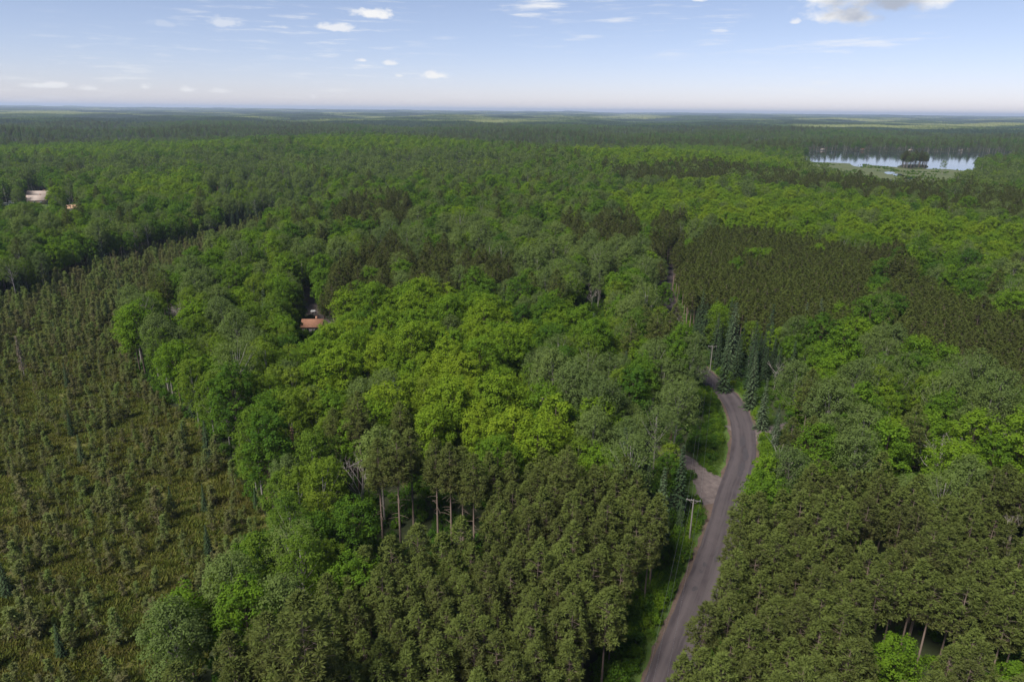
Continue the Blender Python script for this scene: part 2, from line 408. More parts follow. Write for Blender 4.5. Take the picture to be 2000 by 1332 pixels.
def bare_tree(H=14, R=3.2, levels=5, lean=.5, stems=1):
    """leafless branching skeleton -> (trunk, limbs)"""
    t, c = Q(), Q()

    def grow(p, d, l, r, lev):
        e = p + d * l; mid = (p + e) / 2 + RNG.normal(0, l * .05, 3)
        (t if lev == 0 else c).tube([p, mid, e], [r, r * .8, r * .6], 6 if lev < 2 else 4)
        if lev >= levels: return
        for k in range(RNG.integers(2, 4) + (lev == 0) * 4 + (lev == 1)):
            s = RNG.uniform(.45, 1.0) if lev == 0 else RNG.uniform(.3, 1.0)
            nd = unit(d * .65 + RNG.normal(0, .48, 3) + np.array([0, 0, .35]))
            grow(p + (e - p) * s, nd, l * RNG.uniform(.40, .64), r * .56, lev + 1)
    for s in range(stems):
        grow(np.zeros(3) + np.array([s * .4, 0, 0]), unit(np.array([RNG.normal(0, lean * .12), RNG.normal(0, lean * .12), 1])), H * .5, .085, 0)
    return t, c


def bush(R=1.6, H=2.2):
    t, c = Q(), Q()
    for k in range(5):
        a = RNG.uniform(0, 6.28); e = np.array([math.cos(a) * R * .5, math.sin(a) * R * .5, H * .7])
        t.tube([[0, 0, 0], e * .5 + [0, 0, .1], e], [.05, .035, .015], 4)
    for k in range(15):
        d = sphere_dirs(1, 0)[0]; p = d * np.array([R, R, H]) * RNG.uniform(.5, .8) + [0, 0, .25]; r = R * .33; v = np.clip(RNG.normal(.5, .2), 0, 1)
        n = 60; ld = sphere_dirs(n, -.7)
        c.rhombs(p + ld * (r * RNG.uniform(.6, 1.1, n))[:, None], unit(ld + [0, 0, .6] + RNG.normal(0, .4, (n, 3))), .13 * RNG.uniform(.7, 1.3, n), .6, v)
    return t, c


# kind -> list of (trunk Q, crown Q, reference height); first the near ones, then the light far ones
PROTO = {}
def reg(kind, crown_mat, trunk_mat, near, far):
    PROTO[kind] = dict(cm=MAT[crown_mat], tm=MAT[trunk_mat], near=near, far=far)

reg('maple', 'maple', 'bark',
    [broadleaf(16.5, 3.9, .22, lobes=26), broadleaf(17.5, 4.4, .26, lobes=30), broadleaf(15.5, 3.4, .2, lobes=21), broadleaf(18, 4.1, .28, lobes=27), broadleaf(14.5, 3.6, .2, lobes=22), broadleaf(17.5, 3.5, .24, lobes=23)],
    [broadleaf(16.5, 4.0, .25, lobes=18, clumps=9, per=10, leaf=.32, limbs=False), broadleaf(17.5, 4.3, .3, lobes=20, clumps=9, per=10, leaf=.32, limbs=False), broadleaf(15.5, 3.6, .25, lobes=16, clumps=9, per=10, leaf=.32, limbs=False)])
reg('birch', 'birch', 'white_bark',
    [broadleaf(17, 3.4, .16, lobes=26, leaf=.14, per=26, airy=.3), broadleaf(18, 3.8, .14, lobes=30, leaf=.14, per=26, airy=.35), broadleaf(16, 3.0, .18, lobes=24, leaf=.14, per=24, airy=.3)],
    [broadleaf(17, 3.5, .2, lobes=16, clumps=8, per=9, leaf=.32, airy=.3)])
reg('aspen', 'aspen', 'white_bark',
    [broadleaf(18.5, 3.7, .36, lobes=30, clumps=15, per=24, leaf=.14, airy=.25, trunk_r=.2, vary=.6), broadleaf(19, 4.1, .40, lobes=34, clumps=15, per=24, leaf=.14, airy=.3, trunk_r=.22, vary=.6), broadleaf(17.5, 3.3, .34, lobes=28, clumps=14, per=24, leaf=.14, airy=.2, trunk_r=.19, vary=.6), broadleaf(18, 4.2, .43, lobes=26, clumps=14, per=18, leaf=.125, airy=.6, trunk_r=.24, vary=.6)],
    [broadleaf(18.5, 4.2, .38, lobes=20, clumps=9, per=10, leaf=.28, airy=.3, limbs=False), broadleaf(18, 3.8, .38, lobes=18, clumps=9, per=10, leaf=.28, airy=.3, limbs=False)])
reg('pine', 'pine', 'pinebark',
    [pine(14.5, 1.85, .5, 9), pine(15, 2.0, .5, 9), pine(14, 1.75, .48, 8), pine(15.2, 1.9, .5, 9), pine(14.4, 2.05, .5, 9), pine(14.8, 1.8, .46, 8)],
    [pine(14.5, 1.95, .48, 8, .58, m=16, blade=.36), pine(14.5, 1.8, .5, 8, .58, m=16, blade=.36)])
reg('tall_pine', 'pine', 'pinebark',
    [pine(20, 2.5, .44, 10, .66, bare=True, brown=.10), pine(21, 2.7, .40, 10, .66, bare=True, brown=.14), pine(19, 2.4, .46, 10, .66, bare=True, brown=.04)],
    [pine(20, 2.6, .45, 8, .75, m=16, blade=.4, brown=.08)])
reg('spruce', 'spruce', 'bark',
    [spruce(14, 2.0), spruce(15, 2.3, 32), spruce(12, 1.6, 27), spruce(16, 2.6, 34)],
    [spruce(14, 2.0, 16, thin=.6), spruce(13, 1.7, 15, thin=.6)])
reg('tamarack', 'tamarack', 'bark',
    [tamarack(6.5, 1.15, 13, .7), tamarack(7.5, 1.25, 14, .7), tamarack(5.5, 1.15, 11, .7), tamarack(7, 1.0, 13, .7, top=.6), tamarack(6, 1.2, 11, .7, top=.85), tamarack(4.5, 1.2, 9, .8), tamarack(7, .9, 14, .5, top=.9), tamarack(5, 1.4, 8, .8, top=.5)],
    [tamarack(7, 1.2, 9, .8), tamarack(7, 1.1, 9, .8, top=.5)])
reg('dead_conifer', 'dead_needles', 'deadwood', [spruce(13, 1.1, 22, .15, thin=.6), spruce(11, 1.0, 18, .2, thin=.5)], [spruce(12, 1.1, 14, .2, thin=.5)])
reg('bare', 'dead_needles', 'deadwood', [bare_tree(15, 3.2), bare_tree(14, 3, 5, .8), bare_tree(13, 3, 4, .6, 3)], [bare_tree(14, 3, 3)])
PROTO['bare']['cm'] = MAT['deadwood']
reg('bush', 'maple', 'bark', [bush(), bush(1.3, 1.8), bush(1.9, 2.6)], [bush()])
for k, P in PROTO.items():
    P['trunk_me'] = [t.mesh('trunk', [P['tm']]) for t, c in P['near']]
    P['crown_me'] = [c.mesh('crown', [P['cm']]) for t, c in P['near']]
    coll = bpy.data.collections.new('kinds_' + k)           # sources for the massed trees, not part of the scene itself
    for i, (t, c) in enumerate(P['near'] + P['far']):
        j = Q(); j.merge(c, 0); j.merge(t, 1)
        coll.objects.link(bpy.data.objects.new(f'{k}_{i:02d}', j.mesh(k, [P['cm'], P['tm']])))
    P['coll'] = coll

# ------------------------------------------------------------------ terrain
_ph = np.random.default_rng(3).uniform(0, 6.28, (8, 2)); _dir = np.random.default_rng(4).uniform(0, 6.28, 8)
def waves(x, y, lam, k0, k=4):
    s = 0
    for i in range(k0, k0 + k):
        a = _dir[i % 8]; l = lam * (.7 + .25 * (i % 4))
        s = s + np.sin((x * math.cos(a) + y * math.sin(a)) / l * 6.283 + _ph[i % 8, 0]) * np.cos((x * math.sin(a) - y * math.cos(a)) / (l * 1.3) * 6.283 + _ph[i % 8, 1])
    return s / k


def sstep(v, a, b):
    t = np.clip((v - a) / (b - a), 0, 1); return t * t * (3 - 2 * t)


def height(x, y):
    x = np.asarray(x, float); y = np.asarray(y, float); r = np.hypot(x, y)
    h = 20 * sstep(r, 650, 1500) * waves(x, y, 820, 0) + 26 * sstep(r, 2500, 5000) * waves(x, y, 2100, 3) + 30 * sstep(r, 6000, 12000) * waves(x, y, 5200, 2)
    h = h + 12 * np.exp(-((x - 150) / 170) ** 2 - ((y - 830) / 150) ** 2)
    h = h + 10 * np.exp(-((x + 330) / 230) ** 2 - ((y - 1050) / 150) ** 2)
    lake = sstep(np.hypot((x - 700) / 520, (y - 1120) / 430), .86, 1.2)          # basin of the lake and its marsh stays level
    h = h * lake
    h = h + 14 * np.exp(-((x - 860) / 75) ** 2 - ((y - 930) / 70) ** 2)
    return h + sstep(r, 9000, 20000) * 22


def build_ground():
    rings = np.concatenate([[0.0], np.geomspace(8, 32000, 230)]); na = 420
    th = np.arange(na) / na * 2 * np.pi
    X = rings[:, None] * np.sin(th); Y = rings[:, None] * np.cos(th); Z = height(X, Y)
    V = np.stack([X, Y, Z], -1).reshape(-1, 3)
    i = np.arange(len(rings) - 1)[:, None] * na; j = np.arange(na)[None]; j2 = (j + 1) % na
    F = np.stack([i + j, i + na + j, i + na + j2, i + j2], -1).reshape(-1, 4)[:, ::-1]
    q = Q(); q.add(V, F)
    me = q.mesh('ground', [mat_noise('forest_floor', [(.018, .026, .008), (.030, .038, .013), (.026, .036, .010)], .12, 1.0, detail=9)])
    o = bpy.data.objects.new('ground', me); COL.objects.link(o); o['kind'] = 'structure'


build_ground()

def inpoly(poly, x, y):
    poly = np.asarray(poly); c = np.zeros(x.shape, bool); j = len(poly) - 1
    for i in range(len(poly)):
        xi, yi = poly[i]; xj, yj = poly[j]
        cond = ((yi > y) != (yj > y)) & (x < (xj - xi) * (y - yi) / (yj - yi + 1e-12) + xi)
        c ^= cond; j = i
    return c


def wpoly(pts, z): return [gp(px, py, z) for px, py in pts]


def smooth_line(pts, n=60, closed=False):
    pts = np.asarray(pts, float)
    if closed: pts = np.vstack([pts[-1], pts, pts[0], pts[1]])
    else: pts = np.vstack([2 * pts[0] - pts[1], pts, 2 * pts[-1] - pts[-2]])
    out = []
    for i in range(1, len(pts) - 2):
        p0, p1, p2, p3 = pts[i - 1:i + 3]
        for t in np.linspace(0, 1, n // max(1, len(pts) - 3) + 2)[:-1]:
            out.append(.5 * (2 * p1 + (p2 - p0) * t + (2 * p0 - 5 * p1 + 4 * p2 - p3) * t * t + (3 * p1 - p0 - 3 * p2 + p3) * t ** 3))
    if not closed: out.append(pts[-2])
    return np.array(out)


def sheet(name, outline, z, mat, kind='structure', parent=None):
    import bmesh
    bm = bmesh.new(); vs = [bm.verts.new((p[0], p[1], z)) for p in outline]
    f = bm.faces.new(vs); f.normal_update()
    if f.normal.z < 0: f.normal_flip()
    bmesh.ops.triangulate(bm, faces=[f])
    me = bpy.data.meshes.new(name); bm.to_mesh(me); bm.free(); me.materials.append(mat)
    o = bpy.data.objects.new(name, me); COL.objects.link(o)
    if parent is not None: o.parent = parent
    elif kind: o['kind'] = kind
    return o


# ---- road
ROADC = smooth_line([gp(*p) for p in ((1190, 1640), (1254, 1450), (1301, 1332), (1341, 1230), (1379, 1130), (1409, 1040), (1430, 960), (1449, 900), (1452, 845), (1439, 800), (1417, 768), (1388, 742), (1358, 712), (1335, 670), (1318, 630), (1304, 580), (1300, 558), (1305, 540), (1320, 516), (1344, 490), (1372, 464))], 140)
def ribbon(name, line, z, halfL, halfR, mat, kind='structure', jitter=0.0, parent=None):
    t = unit(np.gradient(line, axis=0)); nrm = np.stack([-t[:, 1], t[:, 0]], -1)
    jl = RNG.normal(0, jitter, len(line)) if jitter else 0; jr = RNG.normal(0, jitter, len(line)) if jitter else 0
    cols = [line + nrm * (np.broadcast_to(halfL, (len(line),)) + jl)[:, None], line - nrm * (np.broadcast_to(halfR, (len(line),)) + jr)[:, None]]
    V = np.concatenate([np.c_[c, np.full(len(c), z)] for c in cols]); n = len(line)
    F = [[i + n, i + n + 1, i + 1, i] for i in range(n - 1)]
    q = Q(); q.add(V, F); me = q.mesh(name, [mat])
    uv = me.uv_layers.new(name='UVMap'); s = np.concatenate([[0], np.cumsum(np.linalg.norm(np.diff(line, axis=0), axis=1))])
    data = []
    for i in range(n - 1): data += [1, s[i], 1, s[i + 1], 0, s[i + 1], 0, s[i]]
    uv.data.foreach_set('uv', np.array(data, np.float32))
    o = bpy.data.objects.new(name, me); COL.objects.link(o)
    if parent is not None: o.parent = parent
    elif kind: o['kind'] = kind
    return o


def mat_asphalt():
    m, nt = new_mat('worn_asphalt'); L = nt.links
    uv = N(nt, 'ShaderNodeUVMap'); sp = N(nt, 'ShaderNodeSeparateXYZ'); L.new(uv.outputs[0], sp.inputs[0])
    tc = N(nt, 'ShaderNodeTexCoord')
    n1 = N(nt, 'ShaderNodeTexNoise'); n1.inputs['Scale'].default_value = .35; n1.inputs['Detail'].default_value = 8; L.new(tc.outputs['Object'], n1.inputs['Vector'])
    n2 = N(nt, 'ShaderNodeTexNoise'); n2.inputs['Scale'].default_value = 14; n2.inputs['Detail'].default_value = 4; L.new(tc.outputs['Object'], n2.inputs['Vector'])
    mp = N(nt, 'ShaderNodeMapping'); mp.inputs['Scale'].default_value = (9, .05, 1); L.new(uv.outputs[0], mp.inputs[0])
    n3 = N(nt, 'ShaderNodeTexNoise'); n3.inputs['Scale'].default_value = 1; n3.inputs['Detail'].default_value = 5; L.new(mp.outputs[0], n3.inputs['Vector'])
    c = MIX(nt, SMOOTH(nt, n1.outputs['Fac'], .35, .65), (.040, .032, .035), (.056, .045, .047))
    c = MIX(nt, SMOOTH(nt, n3.outputs['Fac'], .42, .62), c, (.064, .053, .054))
    tr_ = M(nt, 'ABSOLUTE', M(nt, 'SUBTRACT', M(nt, 'ABSOLUTE', M(nt, 'SUBTRACT', sp.outputs[0], .5)), .25))
    c = MIX(nt, M(nt, 'MULTIPLY', SMOOTH(nt, tr_, .14, .03), .55), c, (.084, .069, .070))
    c = MIX(nt, M(nt, 'MULTIPLY', SMOOTH(nt, n2.outputs['Fac'], .5, .7), .25), c, (.032, .028, .031))
    vo = N(nt, 'ShaderNodeTexVoronoi', feature='DISTANCE_TO_EDGE'); vo.inputs['Scale'].default_value = .11; L.new(tc.outputs['Object'], vo.inputs['Vector'])
    c = MIX(nt, M(nt, 'MULTIPLY', M(nt, 'LESS_THAN', vo.outputs['Distance'], .006), .3), c, (.04, .036, .04))
    b = N(nt, 'ShaderNodeBsdfPrincipled'); L.new(c, b.inputs['Base Color']); b.inputs['Roughness'].default_value = .85; b.inputs['Specular IOR Level'].default_value = .3
    o = N(nt, 'ShaderNodeOutputMaterial'); L.new(b.outputs[0], o.inputs[0])
    return m


GRAVEL = mat_noise('brown_gravel', [(.070, .055, .052), (.108, .086, .080), (.14, .112, .104)], .9, .95, detail=9)
SHOULDER = mat_noise('reddish_shoulder', [(.07, .045, .035), (.10, .07, .055), (.055, .05, .03)], .6, 1.0, detail=8)
VERGE = mat_noise('verge_turf', [(.030, .055, .010), (.055, .095, .016), (.075, .105, .022)], .5, 1.0, detail=8)
TAR = mat_noise('tar_stain', [(.040, .035, .038), (.056, .048, .051)], 2.0, .8)
ribbon('verge', ROADC, .02, 6.4, 6.2, VERGE, jitter=.35)
ribbon('road_shoulder', ROADC, .045, 3.3, 3.2, SHOULDER, jitter=.18)
road = ribbon('road', ROADC, .07, 2.65, 2.65, mat_asphalt(), jitter=.05)
SIDE_C = smooth_line([gp(*p) for p in ((1440, 985), (1405, 955), (1375, 928), (1348, 905), (1318, 888), (1270, 872))], 30)
w = np.interp(np.arange(len(SIDE_C)), [0, 8, 16, len(SIDE_C)], [13, 5.6, 3.3, 2.2])
side = ribbon('side_road', SIDE_C[2:], .058, w[2:] * .8, w[2:] * .62, GRAVEL, jitter=.12)
DRIVE_C = smooth_line([gp(*p) for p in ((1440, 850), (1466, 846), (1490, 842), (1516, 838), (1560, 828))], 24)
w2 = np.interp(np.arange(len(DRIVE_C)), [0, 8, len(DRIVE_C)], [5.5, 2.6, 2.0])
drive = ribbon('driveway', DRIVE_C, .056, w2, w2, GRAVEL, jitter=.1)
for i_, (px, py, l, w_) in enumerate(((1450, 862, 2.6, .7), (1456, 888, 3.0, .7), (1449, 912, 2.4, .6), (1446, 926, 1.2, .5), (1402, 1090, 1.2, .5), (1376, 1103, .6, .35), (1369, 1116, .5, .3), (1357, 1150, .7, .4))):
    x, y = gp(px, py); k = np.argmin(np.hypot(ROADC[:, 0] - x, ROADC[:, 1] - y)); t = unit(np.gradient(ROADC, axis=0))[k]; nn = np.array([-t[1], t[0]])
    a = np.arange(14) / 14 * 6.283
    rj = 1 + .14 * np.sin(2 * a + x) + .1 * np.sin(3 * a + y)
    pts = np.array([x, y]) + np.outer(np.cos(a) * l * rj, t) + np.outer(np.sin(a) * w_ * rj, nn)
    sheet('tar_patch', pts, .075 + .004 * (i_ % 4), TAR, parent=road)

# grassy corners of the junction
sheet('grass_corner', smooth_line([gp(*p) for p in ((1352, 888), (1372, 905), (1400, 918), (1424, 914), (1434, 890), (1437, 850), (1436, 810), (1405, 830), (1360, 860))], 40, True), .03, VERGE)
sheet('grass_bank', smooth_line([gp(*p) for p in ((1340, 935), (1358, 940), (1375, 960), (1388, 985), (1378, 1020), (1355, 1060), (1330, 1060), (1325, 980))], 40, True), .03, VERGE)
sheet('grass_strip', smooth_line([gp(*p) for p in ((1425, 755), (1450, 790), (1475, 825), (1510, 834), (1520, 820), (1480, 790), (1445, 750))], 40, True), .03, VERGE)
sheet('bare_soil', smooth_line([gp(*p) for p in ((1358, 975), (1382, 980), (1390, 1000), (1380, 1010), (1360, 1005))], 20, True), .04, SHOULDER)
# cabin driveway
CAB_D = smooth_line([gp(*p) for p in ((604, 560), (603, 585), (610, 606), (622, 622), (645, 640))], 24)
ribbon('cabin_path', CAB_D, .03, 2.6, 2.6, GRAVEL, jitter=.15)

# ---- bog
BOG = smooth_line(wpoly(((-420, 620), (0, 600), (130, 552), (300, 500), (440, 462), (500, 440), (560, 430), (520, 480), (430, 530), (330, 610), (262, 690), (300, 770), (385, 830), (440, 900), (520, 1010), (560, 1090), (530, 1160), (470, 1210), (400, 1290), (370, 1400), (330, 1560), (-500, 1560)), 0), 160, True)
MOSS = mat_noise('bog_moss', [(.060, .062, .015), (.086, .090, .018), (.078, .068, .020), (.092, .106, .020)], .16, 1.0, detail=10)
sheet('bog', BOG, .012, MOSS)

# ---- lake and marsh
LAKE = smooth_line([gp(*p) for p in ((1583, 316), (1620, 318), (1660, 320), (1700, 323), (1750, 327), (1800, 330), (1850, 331), (1900, 333), (1985, 318), (1960, 301), (1890, 298), (1800, 298), (1700, 297), (1640, 296), (1588, 296), (1560, 303))], 90, True)
def mat_water():
    m, nt = new_mat('lake_water'); L = nt.links
    tc = N(nt, 'ShaderNodeTexCoord'); nz = N(nt, 'ShaderNodeTexNoise'); nz.inputs['Scale'].default_value = .5; nz.inputs['Detail'].default_value = 3; L.new(tc.outputs['Object'], nz.inputs['Vector'])
    bp = N(nt, 'ShaderNodeBump'); bp.inputs['Strength'].default_value = .06; bp.inputs['Distance'].default_value = .1; L.new(nz.outputs['Fac'], bp.inputs['Height'])
    b = N(nt, 'ShaderNodeBsdfPrincipled'); b.inputs['Base Color'].default_value = (.012, .018, .022, 1); b.inputs['Roughness'].default_value = .06; b.inputs['IOR'].default_value = 1.33
    L.new(bp.outputs[0], b.inputs['Normal'])
    o = N(nt, 'ShaderNodeOutputMaterial'); L.new(b.outputs[0], o.inputs[0]); return m


WATER = mat_water()
MARSH = smooth_line([gp(*p) for p in ((1575, 312), (1700, 318), (1850, 326), (1900, 330), (1900, 350), (1880, 372), (1830, 392), (1740, 392), (1680, 380), (1610, 362), (1570, 330))], 60, True)
sheet('marsh', MARSH, .08, mat_noise('marsh_sedge', [(.050, .070, .024), (.078, .090, .032), (.060, .084, .026)], .02, 1.0, detail=9))
sheet('lake', LAKE, .16, WATER)
for pts in (((1727, 337), (1742, 336), (1748, 339), (1735, 341)), ((1744, 341), (1758, 340), (1764, 343), (1750, 344)), ((1764, 349), (1782, 346), (1786, 349), (1772, 351)), ((1786, 346), (1800, 345), (1798, 347)), ((1662, 319), (1690, 321), (1688, 326), (1668, 325))):
    sheet('marsh_pond', smooth_line([gp(*p) for p in pts], 16, True), .17, WATER)
ISLE = smooth_line([gp(*p) for p in ((1752, 326), (1775, 322), (1806, 323), (1812, 328), (1785, 331))], 20, True)
sheet('island', ISLE, .35, mat_noise('island_turf', [(.03, .04, .012), (.05, .06, .02)], .1, 1.0))
# sandy yard by the houses
sheet('sandy_yard', smooth_line([gp(*p) for p in ((118, 402), (140, 400), (158, 401), (150, 405), (132, 408))], 16, True), .03, mat_noise('orange_sand', [(.32, .17, .09), (.42, .30, .20)], .2, 1.0))
sheet('house_yard', smooth_line([gp(*p) for p in ((0, 398), (50, 396), (110, 396), (160, 394), (165, 402), (110, 408), (0, 408))], 20, True), .02, VERGE)

# ------------------------------------------------------------------ which wood grows where
ZC = 14
ZONES = []                                                  # later ones win; (class, polygon)
def zone(cls, pts, z=ZC): ZONES.append((cls, wpoly(pts, z)))
zone('mixed', ((-600, 1900), (-600, 250), (2600, 250), (2600, 1900)))
zone('maple', ((560, 590), (700, 560), (900, 560), (1010, 590), (1060, 690), (1010, 780), (900, 850), (760, 840), (640, 760), (560, 690)))
zone('maple', ((1180, 380), (1400, 350), (1700, 400), (1900, 430), (2000, 470), (1980, 520), (1800, 480), (1620, 470), (1400, 440), (1240, 430)))
zone('maple', ((1100, 300), (1250, 284), (1440, 290), (1560, 330), (1400, 335), (1180, 335)))
zone('maple', ((230, 350), (420, 335), (540, 355), (420, 390), (280, 385)))
zone('maple', ((900, 810), (1060, 790), (1250, 860), (1310, 900), (1200, 900), (1050, 880), (960, 860)))
zone('aspen', ((720, 440), (1000, 430), (1240, 450), (1310, 540), (1330, 600), (1200, 620), (1040, 560), (900, 500), (760, 500)))
zone('aspen', ((1080, 720), (1250, 690), (1390, 720), (1400, 880), (1290, 880), (1180, 850), (1080, 790)))
zone('aspen', ((1640, 640), (1800, 640), (1960, 720), (2000, 800), (2000, 870), (1860, 800), (1700, 740)))
zone('aspen', ((1480, 960), (1600, 880), (1760, 880), (1860, 940), (1800, 970), (1640, 920), (1540, 950)))
zone('birch', ((300, 640), (420, 540), (520, 470), (640, 480), (560, 600), (600, 760), (700, 860), (660, 1000), (700, 1100), (620, 1200), (540, 1180), (560, 1090), (520, 960), (440, 860), (380, 780), (270, 690)))
zone('spruce', ((380, 330), (560, 310), (640, 370), (540, 420), (470, 440), (420, 400)))
zone('spruce', ((-400, 545), (0, 520), (200, 470), (430, 440), (500, 430), (440, 470), (250, 520), (80, 600), (-400, 660)))
zone('spruce', ((540, 310), (900, 300), (1080, 320), (960, 345), (700, 350)))
zone('spruce', ((1560, 300), (1640, 330), (1640, 370), (1580, 360)))
zone('spruce', ((1840, 320), (2100, 330), (2100, 360), (1860, 360)))
zone('spruce', ((-300, 322), (250, 312), (560, 300), (560, 316), (250, 332), (-300, 345)))
zone('spruce', ((560, 262), (1000, 262), (1300, 285), (1180, 296), (1000, 292), (700, 280)))
zone('maple', ((-200, 272), (260, 266), (520, 272), (480, 296), (200, 306), (-200, 312)))
zone('maple', ((560, 284), (760, 284), (980, 294), (800, 303), (600, 300)))
zone('pine', ((560, 1150), (700, 1090), (770, 1060), (840, 1050), (895, 1040), (935, 985), (950, 905), (1000, 885), (1100, 872), (1210, 900), (1325, 962), (1345, 1045), (1325, 1200), (1290, 1400), (1200, 1700), (380, 1700), (400, 1330), (460, 1215)))
zone('pine', ((1425, 990), (1490, 950), (1620, 905), (1720, 900), (1830, 950), (1900, 935), (2150, 860), (2300, 1700), (1225, 1700), (1300, 1330), (1372, 1180), (1404, 1080)))
zone('tall_pine', ((650, 820), (780, 800), (900, 850), (940, 900), (930, 940), (850, 948), (700, 930)))
zone('dark_pine', ((1318, 560), (1325, 490), (1390, 440), (1500, 445), (1630, 470), (1705, 490), (1708, 560), (1690, 640), (1560, 640), (1440, 600), (1340, 600)))
zone('dark_pine', ((1722, 530), (1810, 540), (1910, 580), (2120, 650), (2120, 800), (1930, 720), (1800, 660), (1722, 640)))
zone('brown_pine', ((615, 590), (650, 505), (760, 480), (880, 490), (1010, 505), (990, 560), (800, 570), (740, 555), (690, 590)))
zone('brown_pine', ((680, 390), (790, 380), (810, 430), (720, 450), (640, 430)))
zone('brown_pine', ((1090, 430), (1240, 430), (1250, 470), (1120, 480)))
zone('brown_pine', ((1275, 430), (1335, 420), (1340, 470), (1300, 540), (1270, 510)))
zone('brown_pine', ((1180, 340), (1380, 330), (1560, 345), (1800, 362), (2200, 385), (2200, 430), (1960, 430), (1820, 395), (1640, 375), (1420, 355), (1240, 358)))
zone('brown_pine', ((1680, 490), (1760, 480), (1780, 530), (1740, 540)))
zone('dark_spruce', ((1395, 640), (1480, 640), (1560, 700), (1530, 790), (1500, 815), (1440, 760), (1400, 720)), 9)
zone('dark_spruce', ((1330, 600), (1440, 610), (1400, 660), (1345, 650)), 9)
zone('none', ((735, 952), (850, 956), (925, 945), (922, 1000), (885, 1032), (765, 1046), (735, 1010)))
LAKE_P = LAKE; MARSH_P = MARSH


def classify(x, y):
    c = np.full(x.shape, 'far', dtype='<U12')
    for cls, poly in ZONES: c[inpoly(poly, x, y)] = cls
    # beyond the mapped ground the woods change in broad patches
    far = (np.hypot(x, y) > 1300) | (c == 'far')
    n = waves(x * .7, y, 900, 1) + .35 * waves(x, y, 260, 4)
    cf = np.where(n > .52, 'maple', np.where(n > .22, 'mixed', np.where(n > -.05, 'spruce', 'lowland')))
    c = np.where(far, cf, c)
    c[inpoly(BOG, x, y)] = 'bog'
    return c


def road_dist(x, y):
    d = np.full(x.shape, 1e9)
    near = (np.hypot(x, y) < 700); xs, ys = x[near], y[near]; dd = np.full(xs.shape, 1e9)
    for p in ROADC: dd = np.minimum(dd, np.hypot(xs - p[0], ys - p[1]))
    for p in SIDE_C[6:]: dd = np.minimum(dd, np.hypot(xs - p[0], ys - p[1]) + 2.0)
    for p in SIDE_C[:6]: dd = np.minimum(dd, np.hypot(xs - p[0], ys - p[1]) - 3)
    for p in DRIVE_C: dd = np.minimum(dd, np.hypot(xs - p[0], ys - p[1]) + 2.0)
    for p in CAB_D: dd = np.minimum(dd, np.hypot(xs - p[0], ys - p[1]) + 1.6)
    d[near] = dd
    return d


CLEAR = [wpoly(p, 0) for p in (((1350, 884), (1385, 900), (1424, 914), (1436, 880), (1437, 835), (1420, 850), (1390, 880)), ((1345, 935), (1375, 960), (1390, 990), (1375, 1030), (1340, 1060), (1335, 980)),
                               ((1430, 755), (1475, 825), (1510, 834), (1505, 810), (1470, 770)), ((50, 397), (95, 397), (95, 407), (50, 407)), ((112, 398), (160, 397), (160, 412), (116, 414)), ((0, 400), (30, 398), (30, 404), (0, 406)),
                               ((588, 630), (640, 640), (645, 655), (590, 650)))]

# mix of kinds in each wood: kind, share
MIXES = {
    'mixed': (('maple', .56), ('aspen', .18), ('birch', .10), ('spruce', .10), ('tall_pine', .045), ('dead_conifer', .007), ('bare', .008)),
    'maple': (('maple', .88), ('aspen', .05), ('birch', .03), ('spruce', .03), ('bare', .004), ('dead_conifer', .006)),
    'aspen': (('aspen', .50), ('maple', .27), ('spruce', .13), ('birch', .08), ('bare', .012), ('dead_conifer', .008)),
    'birch': (('birch', .56), ('maple', .24), ('aspen', .10), ('spruce', .07), ('bare', .015), ('dead_conifer', .015)),
    'spruce': (('spruce', .80), ('aspen', .07), ('birch', .06), ('tamarack', .03), ('dead_conifer', .03), ('bare', .01)),
    'dark_spruce': (('spruce', .82), ('maple', .12), ('birch', .06)),
    'lowland': (('spruce', .78), ('tall_pine', .1), ('aspen', .08), ('maple', .04)),
    'pine': (('pine', .985), ('birch', .005), ('tall_pine', .01)),
    'dark_pine': (('pine', .99), ('maple', .01)),
    'brown_pine': (('tall_pine', .86), ('aspen', .07), ('maple', .07)),
    'tall_pine': (('tall_pine', .86), ('aspen', .10), ('maple', .04)),
    'bog': (('tamarack', .975), ('dead_conifer', .0012), ('spruce', .0238)),
}
SPACING = {'mixed': 5.2, 'maple': 5.4, 'aspen': 5.3, 'birch': 4.7, 'spruce': 3.4, 'dark_spruce': 3.3, 'lowland': 4.2, 'pine': 3.45, 'dark_pine': 3.5, 'brown_pine': 4.2, 'tall_pine': 4.6, 'bog': 2.15}
HREF = {'maple': 1, 'birch': 1, 'aspen': 1, 'pine': 1, 'tall_pine': 1, 'spruce': 1, 'tamarack': 1, 'dead_conifer': 1, 'bare': 1, 'bush': 1}
TREES = []                                                  # arrays: kind, x, y, z, scale, rot, proto, tint, class


def put(kind, cls, x, y, s, tint, proto=None, far=None, rot=None):
    n = len(x)
    if n == 0: return
    P = PROTO[kind]; nn, nf = len(P['near']), len(P['far'])
    r = np.hypot(x, y); isfar = r > 620
    pr = np.where(isfar, nn + RNG.integers(0, nf, n), RNG.integers(0, nn, n)) if proto is None else np.full(n, proto)
    TREES.append((np.full(n, kind, dtype='<U14'), np.full(n, cls, dtype='<U12') if isinstance(cls, str) else cls, x, y, height(x, y) - .06, s, RNG.uniform(0, 6.283, n) if rot is None else np.full(n, rot), pr, tint))


def wedge(x, y, r0, r1):
    r = np.hypot(x, y); a = np.degrees(np.arctan2(x, y))
    return (r >= r0) & (r < r1) & (np.abs(a) < 46) & (y > 12)


NEAR_R, MID_R = 950, 2900
